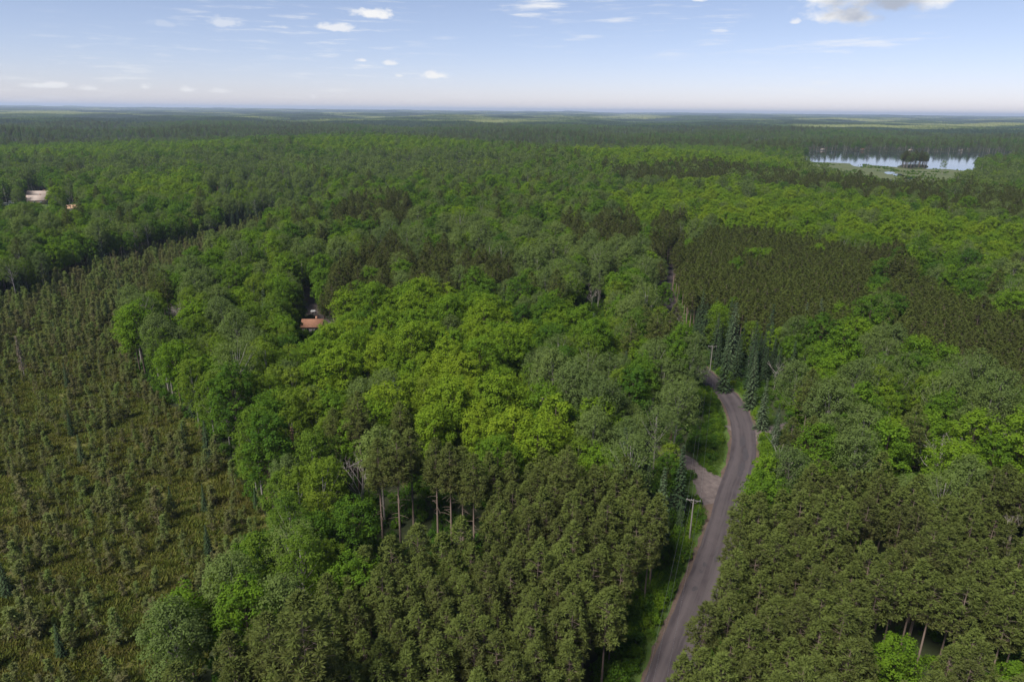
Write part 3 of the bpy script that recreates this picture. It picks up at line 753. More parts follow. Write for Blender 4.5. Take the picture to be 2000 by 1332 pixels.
# openings in the wood: what shows through them (pixel outline) and how far away it stands
SIGHT = [(((1384, 738), (1404, 738), (1442, 790), (1468, 832), (1500, 832), (1500, 856), (1474, 866), (1466, 905), (1440, 955), (1425, 985), (1390, 985), (1352, 935), (1346, 902), (1375, 914), (1422, 916), (1434, 880), (1428, 815), (1400, 775), (1385, 758)), 172),
         (((1252, 1332), (1300, 1215), (1345, 1115), (1385, 1030), (1436, 960), (1425, 1010), (1402, 1075), (1372, 1150), (1330, 1250), (1292, 1332)), 118),
         (((1352, 880), (1432, 850), (1432, 912), (1400, 914)), 135), (((1338, 968), (1372, 968), (1385, 1000), (1345, 1050), (1334, 1040)), 99), (((1382, 670), (1402, 670), (1398, 740), (1380, 738)), 184),
         (((592, 612), (634, 612), (634, 636), (592, 632)), 210), (((596, 566), (612, 566), (618, 612), (602, 612)), 262), (((50, 366), (96, 366), (96, 397), (50, 397)), 548), (((54, 366), (90, 366), (90, 382), (54, 382)), 600), (((4, 388), (30, 388), (30, 400), (4, 400)), 520), (((120, 399), (156, 399), (148, 406), (128, 406)), 500),
         (((1298, 562), (1310, 562), (1310, 586), (1300, 586)), 275), (((735, 905), (930, 890), (932, 1005), (870, 1015), (760, 1035)), 118), (((1715, 1258), (1805, 1258), (1812, 1332), (1706, 1332)), 73), (((1440, 770), (1500, 832), (1470, 825)), 150)]


def blocks_sight(x, y, h, R):
    bad = np.zeros(x.shape, bool)
    for poly, dist in SIGHT:
        cand = (y < dist - 1) & (y > dist * .35)
        if not cand.any(): continue
        xs, ys, hs, Rs = x[cand], y[cand], h[cand], R[cand]; b = np.zeros(xs.shape, bool)
        for f in (.3, .5, .7, .85, .97):
            w = .75 if f < .9 else .25
            for off in (-w, 0, w):
                px, py, _ = project(xs + off * Rs, ys, hs * f); b |= inpoly(poly, px, py)
        bad[cand] |= b
    return bad


OPEN_WATER = ((1578, 298), (1845, 300), (1842, 318), (1850, 336), (1835, 350), (1790, 354), (1730, 350), (1690, 340), (1640, 328), (1578, 320))
KEEP_OUT = []                                               # (x, y, r) round hand-placed things


def scatter_near():
    for cls, sp in SPACING.items():
        g = np.arange(-720, 720, sp); h = np.arange(12, NEAR_R, sp)
        x, y = np.meshgrid(g, h); j = .24 if cls in ('pine', 'dark_pine') else .42
        if cls in ('pine', 'dark_pine'):
            a = .42; x, y = x * math.cos(a) - y * math.sin(a) + 260, x * math.sin(a) + y * math.cos(a)
        x = (x + RNG.uniform(-j, j, x.shape) * sp).ravel(); y = (y + RNG.uniform(-j, j, y.shape) * sp).ravel()
        k = wedge(x, y, 20, NEAR_R); x, y = x[k], y[k]
        k = classify(x, y) == cls; x, y = x[k], y[k]
        place(cls, x, y)


def place(cls, x, y):
    rd = road_dist(x, y); east = x > np.interp(y, ROADC[:, 1], ROADC[:, 0]); lim = np.where(y > 195, 3.1, np.where(east, np.where(y < 112, 3.1, 4.9), 6.0)); k = rd > (lim if cls != 'bog' else 2)
    k &= ~((rd < 6.3) & (y < 120) & (x < np.interp(y, ROADC[:, 1], ROADC[:, 0]) if len(x) else False))     # cut strip under the wires
    for p in CLEAR: k &= ~inpoly(p, x, y)
    k &= ~(inpoly(LAKE_P, x, y))
    mz = inpoly(MARSH_P, x, y); mp = project(x, y, np.zeros_like(x)); k &= ~(mz & (RNG.random(len(x)) > np.where((mp[1] > 336) & (mp[0] < 1720), .30, .012)))
    tx, ty, _ = project(x, y, height(x, y) + 17.0); k &= ~(inpoly(OPEN_WATER, tx, ty) & (y > 500))     # low ground between wood and lake stays open
    for ax, ay, ar in KEEP_OUT: k &= np.hypot(x - ax, y - ay) > ar
    if cls == 'none': return
    if cls == 'bog':                                        # open sedge among the bog trees
        px, py, _ = project(x, y, np.zeros_like(x))
        dens = .60 + .40 * sstep(py, 860, 640)
        dens = np.maximum(dens, .85 * np.exp(-((px - 500) / 90) ** 2) * (py < 1250)); dens = dens * (.75 + .5 * waves(x, y, 34, 2))
        dens = np.where(py > 1180, np.maximum(dens, .42), dens)
        k &= RNG.random(len(x)) < dens
    x, y = x[k], y[k]
    if len(x) == 0: return
    u = RNG.random(len(x)); acc = 0
    for kind, sh in MIXES[cls]:
        m = (u >= acc) & (u < acc + sh); acc += sh
        xx, yy = x[m], y[m]; n = len(xx)
        if n == 0: continue
        s = np.clip(RNG.normal(.98, .14, n), .66, 1.3)
        patch = .5 + .5 * waves(xx, yy, 95, 1) + .18 * waves(xx, yy, 30, 4)
        tint = np.clip(patch + RNG.normal(0, .2, n), 0, 1)
        if kind in ('maple',):
            if cls == 'maple': tint = np.clip(.45 + .40 * patch + RNG.normal(0, .16, n), 0, 1)
            else: tint = np.clip(.12 + .45 * patch + RNG.normal(0, .16, n), 0, 1)
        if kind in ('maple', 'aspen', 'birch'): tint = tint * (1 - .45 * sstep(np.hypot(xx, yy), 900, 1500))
        if kind in ('pine',): s = np.clip(RNG.normal(1, .06, n), .82, 1.12); tint = np.clip(.5 + RNG.normal(0, .2, n), 0, 1) * (.88 if cls == 'dark_pine' else 1)
        if kind == 'tall_pine' and cls == 'brown_pine': tint = .12 + tint * .35; s *= .86
        if kind == 'tall_pine' and cls != 'brown_pine': tint = .4 + .5 * tint
        if kind == 'spruce': s = s * RNG.uniform(.6, 1.05, n) * (1.1 if cls == 'dark_spruce' else 1); tint = np.clip(tint * (.6 if 'spruce' in cls else 1), 0, 1)
        if kind == 'spruce' and cls == 'bog': s *= .55
        if kind == 'tamarack':
            px, py, _ = project(xx, yy, np.zeros_like(xx))
            s = s * (.28 + .62 * RNG.random(n)) * (1 + .3 * sstep(py, 800, 560)); tint = np.clip(RNG.normal(.5, .3, n), 0, 1)
        if kind == 'dead_conifer' and cls == 'bog': tint = tint * 0 + 1
        if cls == 'dark_spruce': tint = tint * .6
        if len(xx) and yy.min() < 600:
            hh, rr_ = {'tamarack': (6, 1.2), 'bush': (2, 1.6), 'pine': (14.5, 1.9), 'spruce': (14, 1.7), 'maple': (16.5, 3.8), 'birch': (17, 3.3), 'aspen': (18.5, 3.6), 'tall_pine': (20, 2.5)}.get(kind, (13, 1.2))
            ok = ~blocks_sight(xx, yy, hh * s, rr_ * s); xx, yy, s, tint = xx[ok], yy[ok], s[ok], tint[ok]
        put(kind, cls, xx, yy, s, tint)


# ---- single trees that stand out in the photograph: (kind, pixel of the top, height, proto, tint, label, category)
SPECIAL = [
    ('bare', 1068, 712, 15, 0, .5, 'bare pale dead tree rising from green maples beside dark spruces', 'dead tree'),
    ('bare', 1832, 842, 15, 1, .5, 'large bare whitish dead tree among maples at the upper pine edge', 'dead tree'),
    ('bare', 474, 742, 14, 2, .5, 'cluster of white leaning dead stems at the birch edge above the bog', 'dead tree'),
    ('bare', 700, 893, 14, 1, .5, 'grey dead tree standing beside the tall bare-trunked pines', 'dead tree'),
    ('bare', 1520, 690, 11, 0, .5, 'small pale dead tree among maples right behind the roadside spruces', 'dead tree'),
    ('bare', 1157, 548, 12, 0, .5, 'pinkish grey dead tree in the pale aspen stand', 'dead tree'),
    ('bare', 343, 585, 12, 2, .5, 'white broken snag over the bog edge', 'dead tree'),
    ('bare', 1985, 985, 13, 0, .5, 'brownish bare tree standing among the pines east of the road', 'dead tree'),
    ('dead_conifer', 866, 596, 12, 0, .2, 'rusty brown dead spruce behind bright green maples', 'dead tree'),
    ('dead_conifer', 889, 680, 13, 1, .4, 'brown dead spruce standing in the bright maple stand', 'dead tree'),
    ('dead_conifer', 1142, 645, 13, 0, .7, 'thin greyish brown dead spruce beside a live dark spruce', 'dead tree'),
    ('dead_conifer', 618, 762, 12, 1, .4, 'brown dead spruce between birches and bright maples', 'dead tree'),
    ('spruce', 1440, 590, 21, 3, .75, 'tallest grey-green spruce at the pine plantation corner above the road', 'spruce tree'),
    ('spruce', 1424, 660, 15, 1, .35, 'dark spruce directly behind the far utility pole', 'spruce tree'),
    ('spruce', 1478, 688, 15, 1, .7, 'grey-green spruce leaning into maples above the road bend', 'spruce tree'),
    ('spruce', 1500, 738, 13, 0, .95, 'bluish spruce standing over the grass strip at the road bend', 'spruce tree'),
    ('spruce', 1578, 590, 17, 1, .95, 'pale bluish spruce in front of the far plantation', 'spruce tree'),
    ('spruce', 1606, 582, 18, 3, .85, 'broad grey spruce in front of the far plantation', 'spruce tree'),
    ('spruce', 984, 560, 15, 2, .55, 'slim dark spire spruce between maple and aspen crowns', 'spruce tree'),
    ('spruce', 1036, 635, 13, 0, .75, 'bluish spruce poking from the bright maple stand', 'spruce tree'),
    ('spruce', 1336, 868, 15, 2, .1, 'very dark narrow spruce at the mouth of the side road', 'spruce tree'),
    ('spruce', 1522, 806, 9, 2, .9, 'small bluish spruce at the driveway mouth', 'spruce tree'),
    ('spruce', 1500, 884, 10, 2, .85, 'small grey spruce on the road edge opposite the junction', 'spruce tree'),
    ('spruce', 1484, 916, 9, 0, .6, 'short dark spruce leaning over the road opposite the junction', 'spruce tree'),
    ('maple', 1762, 1238, 11, 4, .42, 'bright green maple alone in the gap among dark pines', 'maple tree'),
    ('maple', 1990, 1292, 11, 2, .35, 'green maple half hidden at the lower plantation edge', 'maple tree'),
    ('maple', 930, 552, 18, 1, .3, 'broad round deep green maple in front of brown pines', 'maple tree'),
    ('maple', 690, 545, 18, 3, .38, 'tall twin-crowned green maple beside brown pines', 'maple tree'),
    ('maple', 1405, 588, 16, 0, .5, 'round bright maple between the tallest spruce and the road', 'maple tree'),
    ('maple', 1690, 1100, 7, 2, .3, None, None),
    ('aspen', 1332, 722, 17, 3, .6, 'thin-leaved aspen showing white forked trunk beside the road', 'aspen tree'),
    ('aspen', 1086, 522, 18, 1, .5, 'round-crowned aspen with white trunk before brown pines', 'aspen tree'),
    ('aspen', 1740, 652, 17, 3, .6, 'wide airy aspen with fanned pale limbs', 'aspen tree'),
    ('aspen', 740, 822, 20, 0, 1, 'pale yellowish green tree crown above the tall pine trunks', 'aspen tree'),
    ('tall_pine', 736, 852, 20, 0, .6, 'tall pine with bare trunk nearest the bog-edge maples', 'tall pine'),
    ('tall_pine', 772, 846, 21, 1, .5, 'tall bare-trunked pine beside a pale aspen crown', 'tall pine'),
    ('tall_pine', 800, 834, 20, 2, .55, 'straight tall pine with dead side limbs facing the plantation', 'tall pine'),
    ('tall_pine', 850, 852, 20, 0, .5, 'tall pine over the dark gap behind the plantation', 'tall pine'),
    ('tall_pine', 878, 862, 20, 1, .45, 'tall bare-trunked pine in the middle of the gap edge row', 'tall pine'),
    ('tall_pine', 902, 868, 19, 2, .6, 'tall pine rising directly from the plantation corner', 'tall pine'),
    ('tall_pine', 924, 884, 19, 0, .5, 'last tall pine of the gap edge row beside plantation crowns', 'tall pine'),
    ('aspen', 1288, 498, 18, 0, .4, 'tall grey-green aspen leaning over the far bend of the road', 'aspen tree'),
    ('tall_pine', 1322, 474, 20, 0, .3, 'dark pine standing over the far bend of the road', 'tall pine'),
    ('birch', 1310, 862, 12, 2, .8, 'yellow-green birch at the plantation corner by the side road', 'birch tree'),
]
SPECIALS = []
KEEP_OUT.append((-68, 211, 6.5))
for kind, px, py, h, pr, tint, lab, cat in SPECIAL:
    P = PROTO[kind]; t, c = P['near'][pr]; top = max(t.arrays()[0][:, 2].max(), c.arrays()[0][:, 2].max())
    x, y = gp(px, py, h); SPECIALS.append((kind, x, y, h / top, pr, tint, lab, cat))
    if kind == 'bare': SIGHT.append((((px - 10, py + 4), (px + 10, py + 4), (px + 8, py + 40), (px - 8, py + 40)), y)); KEEP_OUT.append((x, y, 3.2))
    KEEP_OUT.append((x, y, 2.3 if kind in ('spruce', 'dead_conifer', 'bare', 'tall_pine') else 3.8))
scatter_near()

# middle distance: light trees, a wider grid
def scatter_mid():
    sp = 6.3
    g = np.arange(-2150, 2150, sp); h = np.arange(600, MID_R, sp)
    x, y = np.meshgrid(g, h); x = (x + RNG.uniform(-.45, .45, x.shape) * sp).ravel(); y = (y + RNG.uniform(-.45, .45, y.shape) * sp).ravel()
    k = wedge(x, y, NEAR_R, MID_R); x, y = x[k], y[k]
    c = classify(x, y)
    for cls in np.unique(c):
        place(cls, x[c == cls], y[c == cls])


scatter_mid()
# island trees and shore trees
for k in range(90):
    px = RNG.uniform(1753, 1811); x, y = gp(px, RNG.uniform(324, 330))
    kind = ('tall_pine', 'spruce', 'aspen')[int(RNG.choice(3, p=(.4, .35, .25)))]
    y2 = y
    if inpoly(ISLE, np.array([x]), np.array([y2]))[0]: put(kind, 'island', np.array([x]), np.array([y2]), np.array([RNG.uniform(.8, 1.2)]), np.array([.05]))
# low willow clumps over the marsh
mx, my = RNG.uniform(380, 720, 9000), RNG.uniform(760, 1120, 9000)
k = inpoly(MARSH_P, mx, my) & ~inpoly(LAKE_P, mx, my) & (waves(mx, my, 90, 2) + .5 * waves(mx, my, 33, 5) > .12)
mx, my = mx[k][:900], my[k][:900]; put('bush', 'understory', mx, my, RNG.uniform(.35, .95, len(mx)), np.clip(RNG.normal(.25, .2, len(mx)), 0, 1))
# understory where the wood opens
g = np.arange(-260, 260, 2.9); hh = np.arange(40, 330, 2.9); x, y = np.meshgrid(g, hh); x = (x + RNG.uniform(-1.3, 1.3, x.shape)).ravel(); y = (y + RNG.uniform(-1.3, 1.3, y.shape)).ravel()
k = wedge(x, y, 40, 340); x, y = x[k], y[k]; c_ = classify(x, y); k = np.isin(c_, ('mixed', 'maple', 'aspen', 'birch', 'spruce', 'none', 'tall_pine', 'dark_spruce', 'pine')) & (road_dist(x, y) > 4.6) & ((c_ != 'pine') | (RNG.random(len(x)) < .6))
for p in CLEAR: k &= ~inpoly(p, x, y)
UNDER = (x[k], y[k])
put('bush', 'understory', *UNDER, RNG.uniform(.5, 1.35, k.sum()), np.clip(RNG.normal(.12, .12, k.sum()), 0, 1))
# roadside bushes
for _ in range(3):
    idx = np.arange(2, len(ROADC) - 2, 1); t = unit(np.gradient(ROADC, axis=0)); n = np.stack([-t[:, 1], t[:, 0]], -1)
    for sgn, lo, hi in ((1, 4.6, 7.6), (-1, 4.4, 6.0)):
        p = ROADC[idx] + n[idx] * (sgn * RNG.uniform(lo, hi, len(idx)))[:, None] + RNG.normal(0, .6, (len(idx), 2))
        x, y = p[:, 0], p[:, 1]; k = (road_dist(x, y) > 4.0) & (RNG.random(len(x)) < .55) & (np.hypot(x, y) < 330)
        x, y = x[k], y[k]; put('bush', 'roadside', x, y, RNG.uniform(.45, 1.1, len(x)), np.clip(RNG.normal(.3, .2, len(x)), 0, 1))

T = [np.concatenate([t[i] for t in TREES]) for i in range(9)]
KIND, CLS, TX, TY, TZ, TS, TR, TP, TT = T

# ------------------------------------------------------------------ single trees as things, the rest massed
def link(name, data, parent=None, **props):
    o = bpy.data.objects.new(name, data); COL.objects.link(o); o.parent = parent
    for k, v in props.items(): o[k] = v
    return o


def tree_thing(name, kind, proto, x, y, z, s, rot, tint, label, cat, group=None, parts=('trunk', 'crown')):
    e = link(name, None, label=label, category=cat)
    if group: e['group'] = group
    e.empty_display_size = .5
    e.location = (x, y, z); e.scale = (s, s, s); e.rotation_euler = (0, 0, rot)
    P = PROTO[kind]
    link(parts[0], P['trunk_me'][proto], e); link(parts[1], P['crown_me'][proto], e, tint=float(tint))
    return e


NAME = {'maple': 'maple_tree', 'birch': 'birch_tree', 'aspen': 'aspen_tree', 'pine': 'pine_tree', 'tall_pine': 'tall_pine_tree', 'spruce': 'spruce_tree', 'tamarack': 'bog_tamarack', 'dead_conifer': 'dead_spruce', 'bare': 'bare_tree', 'bush': 'roadside_bush'}
CAT = {'maple': 'maple tree', 'birch': 'birch tree', 'aspen': 'aspen tree', 'pine': 'pine tree', 'tall_pine': 'tall pine', 'spruce': 'spruce tree', 'tamarack': 'tamarack', 'dead_conifer': 'dead tree', 'bare': 'dead tree', 'bush': 'bush'}
LIMB = {'bare': ('trunk', 'limbs'), 'bush': ('stems', 'foliage')}
for kind, x, y, s, pr, tint, lab, cat in SPECIALS:
    tree_thing(NAME[kind], kind, pr, x, y, -.06, s, RNG.uniform(0, 6.28), tint, lab or 'low green maple sapling beneath the pines across the road', cat or 'maple tree', None, LIMB.get(kind, ('trunk', 'crown')))


def where(kind, cls, i):
    """label and group by the wood the tree stands in"""
    x, y = TX[i], TY[i]; east = x > np.interp(y, ROADC[:, 1], ROADC[:, 0]); a, near = particular(i, kind, '')
    side = 'beyond the road' if east else 'between bog and road'
    if kind == 'pine': pl = 'in the far plantation' if cls == 'dark_pine' else 'in the plantation ' + side; noun = 'pine'
    elif kind == 'tall_pine': pl = 'behind the plantation with bare trunk' if cls == 'tall_pine' else 'in a dark pine belt' if cls == 'brown_pine' else 'standing among broadleaf trees'; noun = 'tall pine'
    elif kind == 'maple': pl = 'in the bright maple stand' if cls == 'maple' else 'among the bog-edge birches' if cls == 'birch' else 'growing within the pines' if 'pine' in cls else 'among aspens ' + side if cls == 'aspen' else 'in mixed wood ' + side; noun = 'maple'
    elif kind == 'birch': pl = 'along the bog edge' if cls == 'birch' else 'in mixed wood ' + side; noun = 'birch'
    elif kind == 'aspen': pl = 'in the aspen grove ' + side if cls == 'aspen' else 'among birches by the bog' if cls == 'birch' else 'in mixed wood ' + side; noun = 'aspen'
    elif kind == 'spruce': pl = 'in the dark roadside group' if cls == 'dark_spruce' else 'in the swamp border behind the bog' if cls == 'spruce' else 'among the bog tamaracks' if cls == 'bog' else 'poking through broadleaf crowns ' + side; noun = 'pointed spruce'
    elif kind == 'tamarack': pl = 'standing in the bog'; noun = 'feathery tamarack'
    elif kind == 'dead_conifer': pl = 'in the bog' if cls == 'bog' else 'in the wood ' + side; noun = 'thin brown dead conifer'
    elif kind == 'bare': pl = 'in the bog' if cls == 'bog' else 'in the wood ' + side; noun = 'leafless grey tree'
    else: pl = 'below the pines across the road' if east else 'on the verge beneath the wires'; noun = 'low leafy bush'; near = ''
    lab = ' '.join(f'{a} {noun} {pl}'.split()) + near
    if len(lab.split()) > 16: near = near if len(f'{noun} {pl}{near}'.split()) <= 16 else ''; lab = ' '.join(f'{noun} {pl}'.split()) + near
    return lab, ('birches ' if noun == 'birch' else 'bushes ' if 'bush' in noun else noun + 's ') + pl


def particular(i, kind, lab):
    """what tells this tree from its neighbours: tone, size, and what it stands beside"""
    tone = {'maple': ('dark green', 'mid green', 'yellow-green'), 'birch': ('deep green', 'fresh green', 'yellowish'), 'aspen': ('dull green', 'grey-green', 'pale green'), 'pine': ('brownish olive', 'olive', 'light olive'), 'tall_pine': ('brownish', 'olive', 'light olive'), 'spruce': ('dark', 'grey-green', 'bluish grey'), 'tamarack': ('brownish grey', 'grey-green', 'light green')}.get(kind)
    a = ''
    if tone: a = tone[0 if TT[i] < .33 else 1 if TT[i] < .66 else 2]
    z = 'large ' if TS[i] > 1.1 else 'small ' if TS[i] < .82 else ''
    x, y = TX[i], TY[i]; near = ''
    d = [(math.hypot(x - t_[1], y - t_[2]), t_) for t_ in SPECIALS if t_[6]]; dm, t_ = min(d, key=lambda v: v[0])
    rd = RD[i]; bd = np.hypot(BOG[:, 0] - x, BOG[:, 1] - y).min()
    pd = math.hypot(x - 30.6, y - 99.5)
    if pd < 12: near = ', close to the junction pole'
    elif math.hypot(x - JUNC[0], y - JUNC[1]) < 16: near = ', beside the side road'
    elif dm < 8.5: near = {'bare': ', next to a bare dead tree', 'dead_conifer': ', next to a brown dead spruce', 'spruce': ', next to a standout spruce', 'maple': ', next to a standout maple', 'aspen': ', next to a pale aspen', 'birch': ', next to a yellow-green birch', 'tall_pine': ', next to a tall bare-trunked pine'}[t_[0]]
    elif rd < 9: near = ', at the road edge'
    elif bd < 8: near = ', at the bog margin'
    elif math.hypot(x + 65, y - 213) < 18: near = ', beside the cabin'
    else:
        dd = np.hypot(NBX - x, NBY - y); dd[NBK == kind] = 99; q_ = int(np.argmin(dd))
        if dd[q_] < 5.2: near = (', beside an ' if NBK[q_] == 'aspen' else ', beside a ') + {'maple': 'maple', 'birch': 'birch', 'aspen': 'aspen', 'pine': 'pine', 'tall_pine': 'tall pine', 'spruce': 'spruce', 'tamarack': 'tamarack', 'dead_conifer': 'dead conifer', 'bare': 'leafless tree'}[NBK[q_]]
    return z + a, near


def massed(kind, sel, name, label, cat):
    me = bpy.data.meshes.new(name); n = int(sel.sum())
    me.vertices.add(n); me.vertices.foreach_set('co', np.stack([TX[sel], TY[sel], TZ[sel]], -1).ravel().astype(np.float32))
    for nm, ty, arr in (('pscale', 'FLOAT', TS[sel]), ('prot', 'FLOAT', TR[sel]), ('proto', 'INT', TP[sel]), ('tint', 'FLOAT', TT[sel])):
        at = me.attributes.new(nm, ty, 'POINT'); at.data.foreach_set('value', arr.astype(np.int32 if ty == 'INT' else np.float32))
    o = link(name, me, kind='stuff', label=label, category=cat)
    gn_instances(o, PROTO[kind]['coll'])


def gn_instances(o, coll):
    g = bpy.data.node_groups.new('spread_' + o.name, 'GeometryNodeTree')
    g.interface.new_socket('Geometry', in_out='INPUT', socket_type='NodeSocketGeometry'); g.interface.new_socket('Geometry', in_out='OUTPUT', socket_type='NodeSocketGeometry')
    gi, go = g.nodes.new('NodeGroupInput'), g.nodes.new('NodeGroupOutput')
    ci = g.nodes.new('GeometryNodeCollectionInfo'); ci.inputs['Collection'].default_value = coll; ci.inputs['Separate Children'].default_value = True; ci.inputs['Reset Children'].default_value = True
    ip = g.nodes.new('GeometryNodeInstanceOnPoints'); ip.inputs['Pick Instance'].default_value = True

    def attr(nm, ty):
        a = g.nodes.new('GeometryNodeInputNamedAttribute'); a.data_type = ty; a.inputs['Name'].default_value = nm
        return [s for s in a.outputs if s.enabled and s.name == 'Attribute'][0]
    g.links.new(gi.outputs[0], ip.inputs['Points']); g.links.new(ci.outputs[0], ip.inputs['Instance'])
    g.links.new(attr('proto', 'INT'), ip.inputs['Instance Index'])
    cx = g.nodes.new('ShaderNodeCombineXYZ'); g.links.new(attr('prot', 'FLOAT'), cx.inputs[2]); g.links.new(cx.outputs[0], ip.inputs['Rotation'])
    g.links.new(attr('pscale', 'FLOAT'), ip.inputs['Scale'])
    g.links.new(ip.outputs[0], go.inputs[0])
    md = o.modifiers.new('spread', 'NODES'); md.node_group = g


MASS = {'maple': ('maple_forest', 'mass of green maple crowns rolling back to the lake', 'forest'), 'birch': ('birch_wood', 'mass of light green birch crowns behind the nearest ones', 'forest'),
        'aspen': ('aspen_wood', 'mass of grey-green aspen crowns in the farther wood', 'forest'), 'pine': ('pine_plantation', 'mass of olive pine crowns filling the plantations', 'forest'),
        'tall_pine': ('pine_belt', 'mass of tall brownish pines in belts far back', 'forest'), 'spruce': ('spruce_swamp', 'mass of dark pointed spruces in the far lowland', 'forest'),
        'tamarack': ('bog_growth', 'mass of thin tamaracks farther out over the bog', 'bog growth'), 'dead_conifer': ('dead_conifer_scatter', 'far scattered brown dead conifers', 'dead trees'),
        'bare': ('leafless_scatter', 'far scattered leafless grey trees', 'dead trees'), 'bush': ('bush_fringe', 'fringe of bushes farther along the road', 'bushes')}
_nb = (np.hypot(TX, TY) < 620) & (KIND != 'bush'); NBX, NBY, NBK = TX[_nb], TY[_nb], KIND[_nb]
RD = road_dist(TX, TY); JUNC = gp(1375, 928)
LIMIT = {'maple': 290, 'birch': 250, 'aspen': 260, 'pine': 295, 'tall_pine': 200, 'spruce': 260, 'tamarack': 295, 'dead_conifer': 30, 'bare': 30, 'bush': 110}
AVG_H = {'tamarack': 7, 'bush': 2.2}
px, py, w_ = project(TX, TY, TZ + np.array([AVG_H.get(k, 15) for k in KIND]) * TS * .8)
inview = (px > -10) & (px < 2010) & (py > -10) & (py < 1325) & (w_ > 0)
for kind in PROTO:
    k = KIND == kind
    size = np.where(k & inview & (CLS != 'understory') & (TP < len(PROTO[kind]['near'])), TS / np.maximum(w_, 1), 0)
    order = np.argsort(-size)[:LIMIT[kind]]; order = order[size[order] > 0]
    rest = k.copy(); rest[order] = False
    for i in order:
        lab, grp = where(kind, CLS[i], i)
        tree_thing(NAME[kind], kind, int(TP[i]), TX[i], TY[i], TZ[i], TS[i], TR[i], TT[i], lab, CAT[kind], grp, LIMB.get(kind, ('trunk', 'crown')))
    if rest.any(): massed(kind, rest, *MASS[kind])

# ------------------------------------------------------------------ far woods: patches of simple crowns to the horizon
def far_patch(mixmat, kinds):
    q = Q()
    for _ in range(70):
        x, y = RNG.uniform(-34, 34, 2); con = RNG.random() < kinds
        H = RNG.uniform(13, 18); R = RNG.uniform(1.6, 2.6) if con else RNG.uniform(3.0, 4.8); n = 26 if con else 40
        d = sphere_dirs(n, -.35)
        if con:
            u = RNG.uniform(.1, 1, n); a = RNG.uniform(0, 6.28, n); C = np.stack([np.cos(a) * R * (1 - u), np.sin(a) * R * (1 - u), H * (.25 + .75 * u)], -1); nn = unit(np.stack([np.cos(a), np.sin(a), np.full(n, .6)], -1) + RNG.normal(0, .2, (n, 3)))
        else:
            C = d * np.array([R, R, H * .3]) * RNG.uniform(.8, 1.05, (n, 1)) + [0, 0, H * .68]; nn = unit(d + [0, 0, .5] + RNG.normal(0, .3, (n, 3)))
        q.rhombs(C + [x, y, 0], nn, RNG.uniform(.9, 1.5, n) * (.75 if con else 1), .75, np.clip(RNG.normal(.5, .25), 0, 1))
    return q.mesh('far_trees', [mixmat])


FAR = {'hardwood': (mat_leaf('far_broadleaf', (.050, .092, .026), (.075, .120, .026), (.30, .32, .12), .25), .08),  # palest broadleaf tone holds painted sunlight for the far strips
       'conifer': (mat_leaf('far_conifer', (.034, .060, .030), (.048, .078, .034), (.060, .095, .036), .1), .8)}
def far_woods():
    n0 = 0
    sets = {'hardwood': [], 'conifer': []}
    for r0, r1, sp in ((MID_R - 30, 7000, 52), (7000, 13000, 92), (13000, 24000, 170)):
        g = np.arange(-r1, r1, sp); h = np.arange(r0 * .6, r1, sp); x, y = np.meshgrid(g, h)
        x = (x + RNG.uniform(-.4, .4, x.shape) * sp).ravel(); y = (y + RNG.uniform(-.4, .4, y.shape) * sp).ravel()
        r = np.hypot(x, y); a = np.abs(np.degrees(np.arctan2(x, y))); k = (r >= r0) & (r < r1) & (a < 43); x, y = x[k], y[k]
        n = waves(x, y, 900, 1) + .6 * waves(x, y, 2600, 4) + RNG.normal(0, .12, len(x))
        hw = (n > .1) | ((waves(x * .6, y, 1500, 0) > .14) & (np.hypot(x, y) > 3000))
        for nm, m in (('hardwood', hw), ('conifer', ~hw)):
            tint = np.clip(.3 + 2.6 * np.maximum(0, waves(x[m] * .6, y[m], 1500, 0) - .1) * sstep(np.hypot(x[m], y[m]), 2900, 3700) + RNG.normal(0, .12, m.sum()), 0, 1)  # tint rises in bands: sunlit strips put into the leaf colour
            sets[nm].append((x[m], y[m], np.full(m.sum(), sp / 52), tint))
    for nm, lst in sets.items():
        x, y, s, t = [np.concatenate([l[i] for l in lst]) for i in range(4)]
        mat, con = FAR[nm]
        coll = bpy.data.collections.new('far_' + nm)
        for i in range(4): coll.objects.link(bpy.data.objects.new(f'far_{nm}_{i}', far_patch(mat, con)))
        name = {'hardwood': 'distant_hardwood_forest', 'conifer': 'distant_conifer_forest'}[nm]
        me = bpy.data.meshes.new(name); me.vertices.add(len(x))
        z = height(x, y) - .4 - (s - 1) * 12 * .9
        me.vertices.foreach_set('co', np.stack([x, y, z], -1).ravel().astype(np.float32))
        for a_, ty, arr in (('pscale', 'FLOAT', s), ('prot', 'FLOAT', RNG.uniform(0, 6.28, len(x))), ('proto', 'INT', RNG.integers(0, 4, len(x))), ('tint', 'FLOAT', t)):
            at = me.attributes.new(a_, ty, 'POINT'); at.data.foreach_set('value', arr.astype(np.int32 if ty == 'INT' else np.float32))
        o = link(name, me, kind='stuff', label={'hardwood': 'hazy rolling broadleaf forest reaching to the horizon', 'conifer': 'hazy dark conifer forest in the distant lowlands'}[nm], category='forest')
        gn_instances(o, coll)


far_woods()

# ------------------------------------------------------------------ bog sedge and verge grass
def tuft_mesh(n, h, mat, w=.1, spread=.35):
    q = Q(); a = RNG.uniform(0, 6.28, n); d = unit(np.stack([np.cos(a) * .6, np.sin(a) * .6, RNG.uniform(.5, 1.2, n)], -1)); l = h * RNG.uniform(.5, 1.1, n)
    C = np.stack([RNG.normal(0, spread, n), RNG.normal(0, spread, n), np.zeros(n)], -1) + d * l[:, None] * .5
    q.rhombs(C, unit(np.cross(d, RNG.normal(size=(n, 3)))), l * .55, w, np.clip(RNG.normal(.5, .25, n), 0, 1), dirs=d); return q.mesh('tuft', [mat])


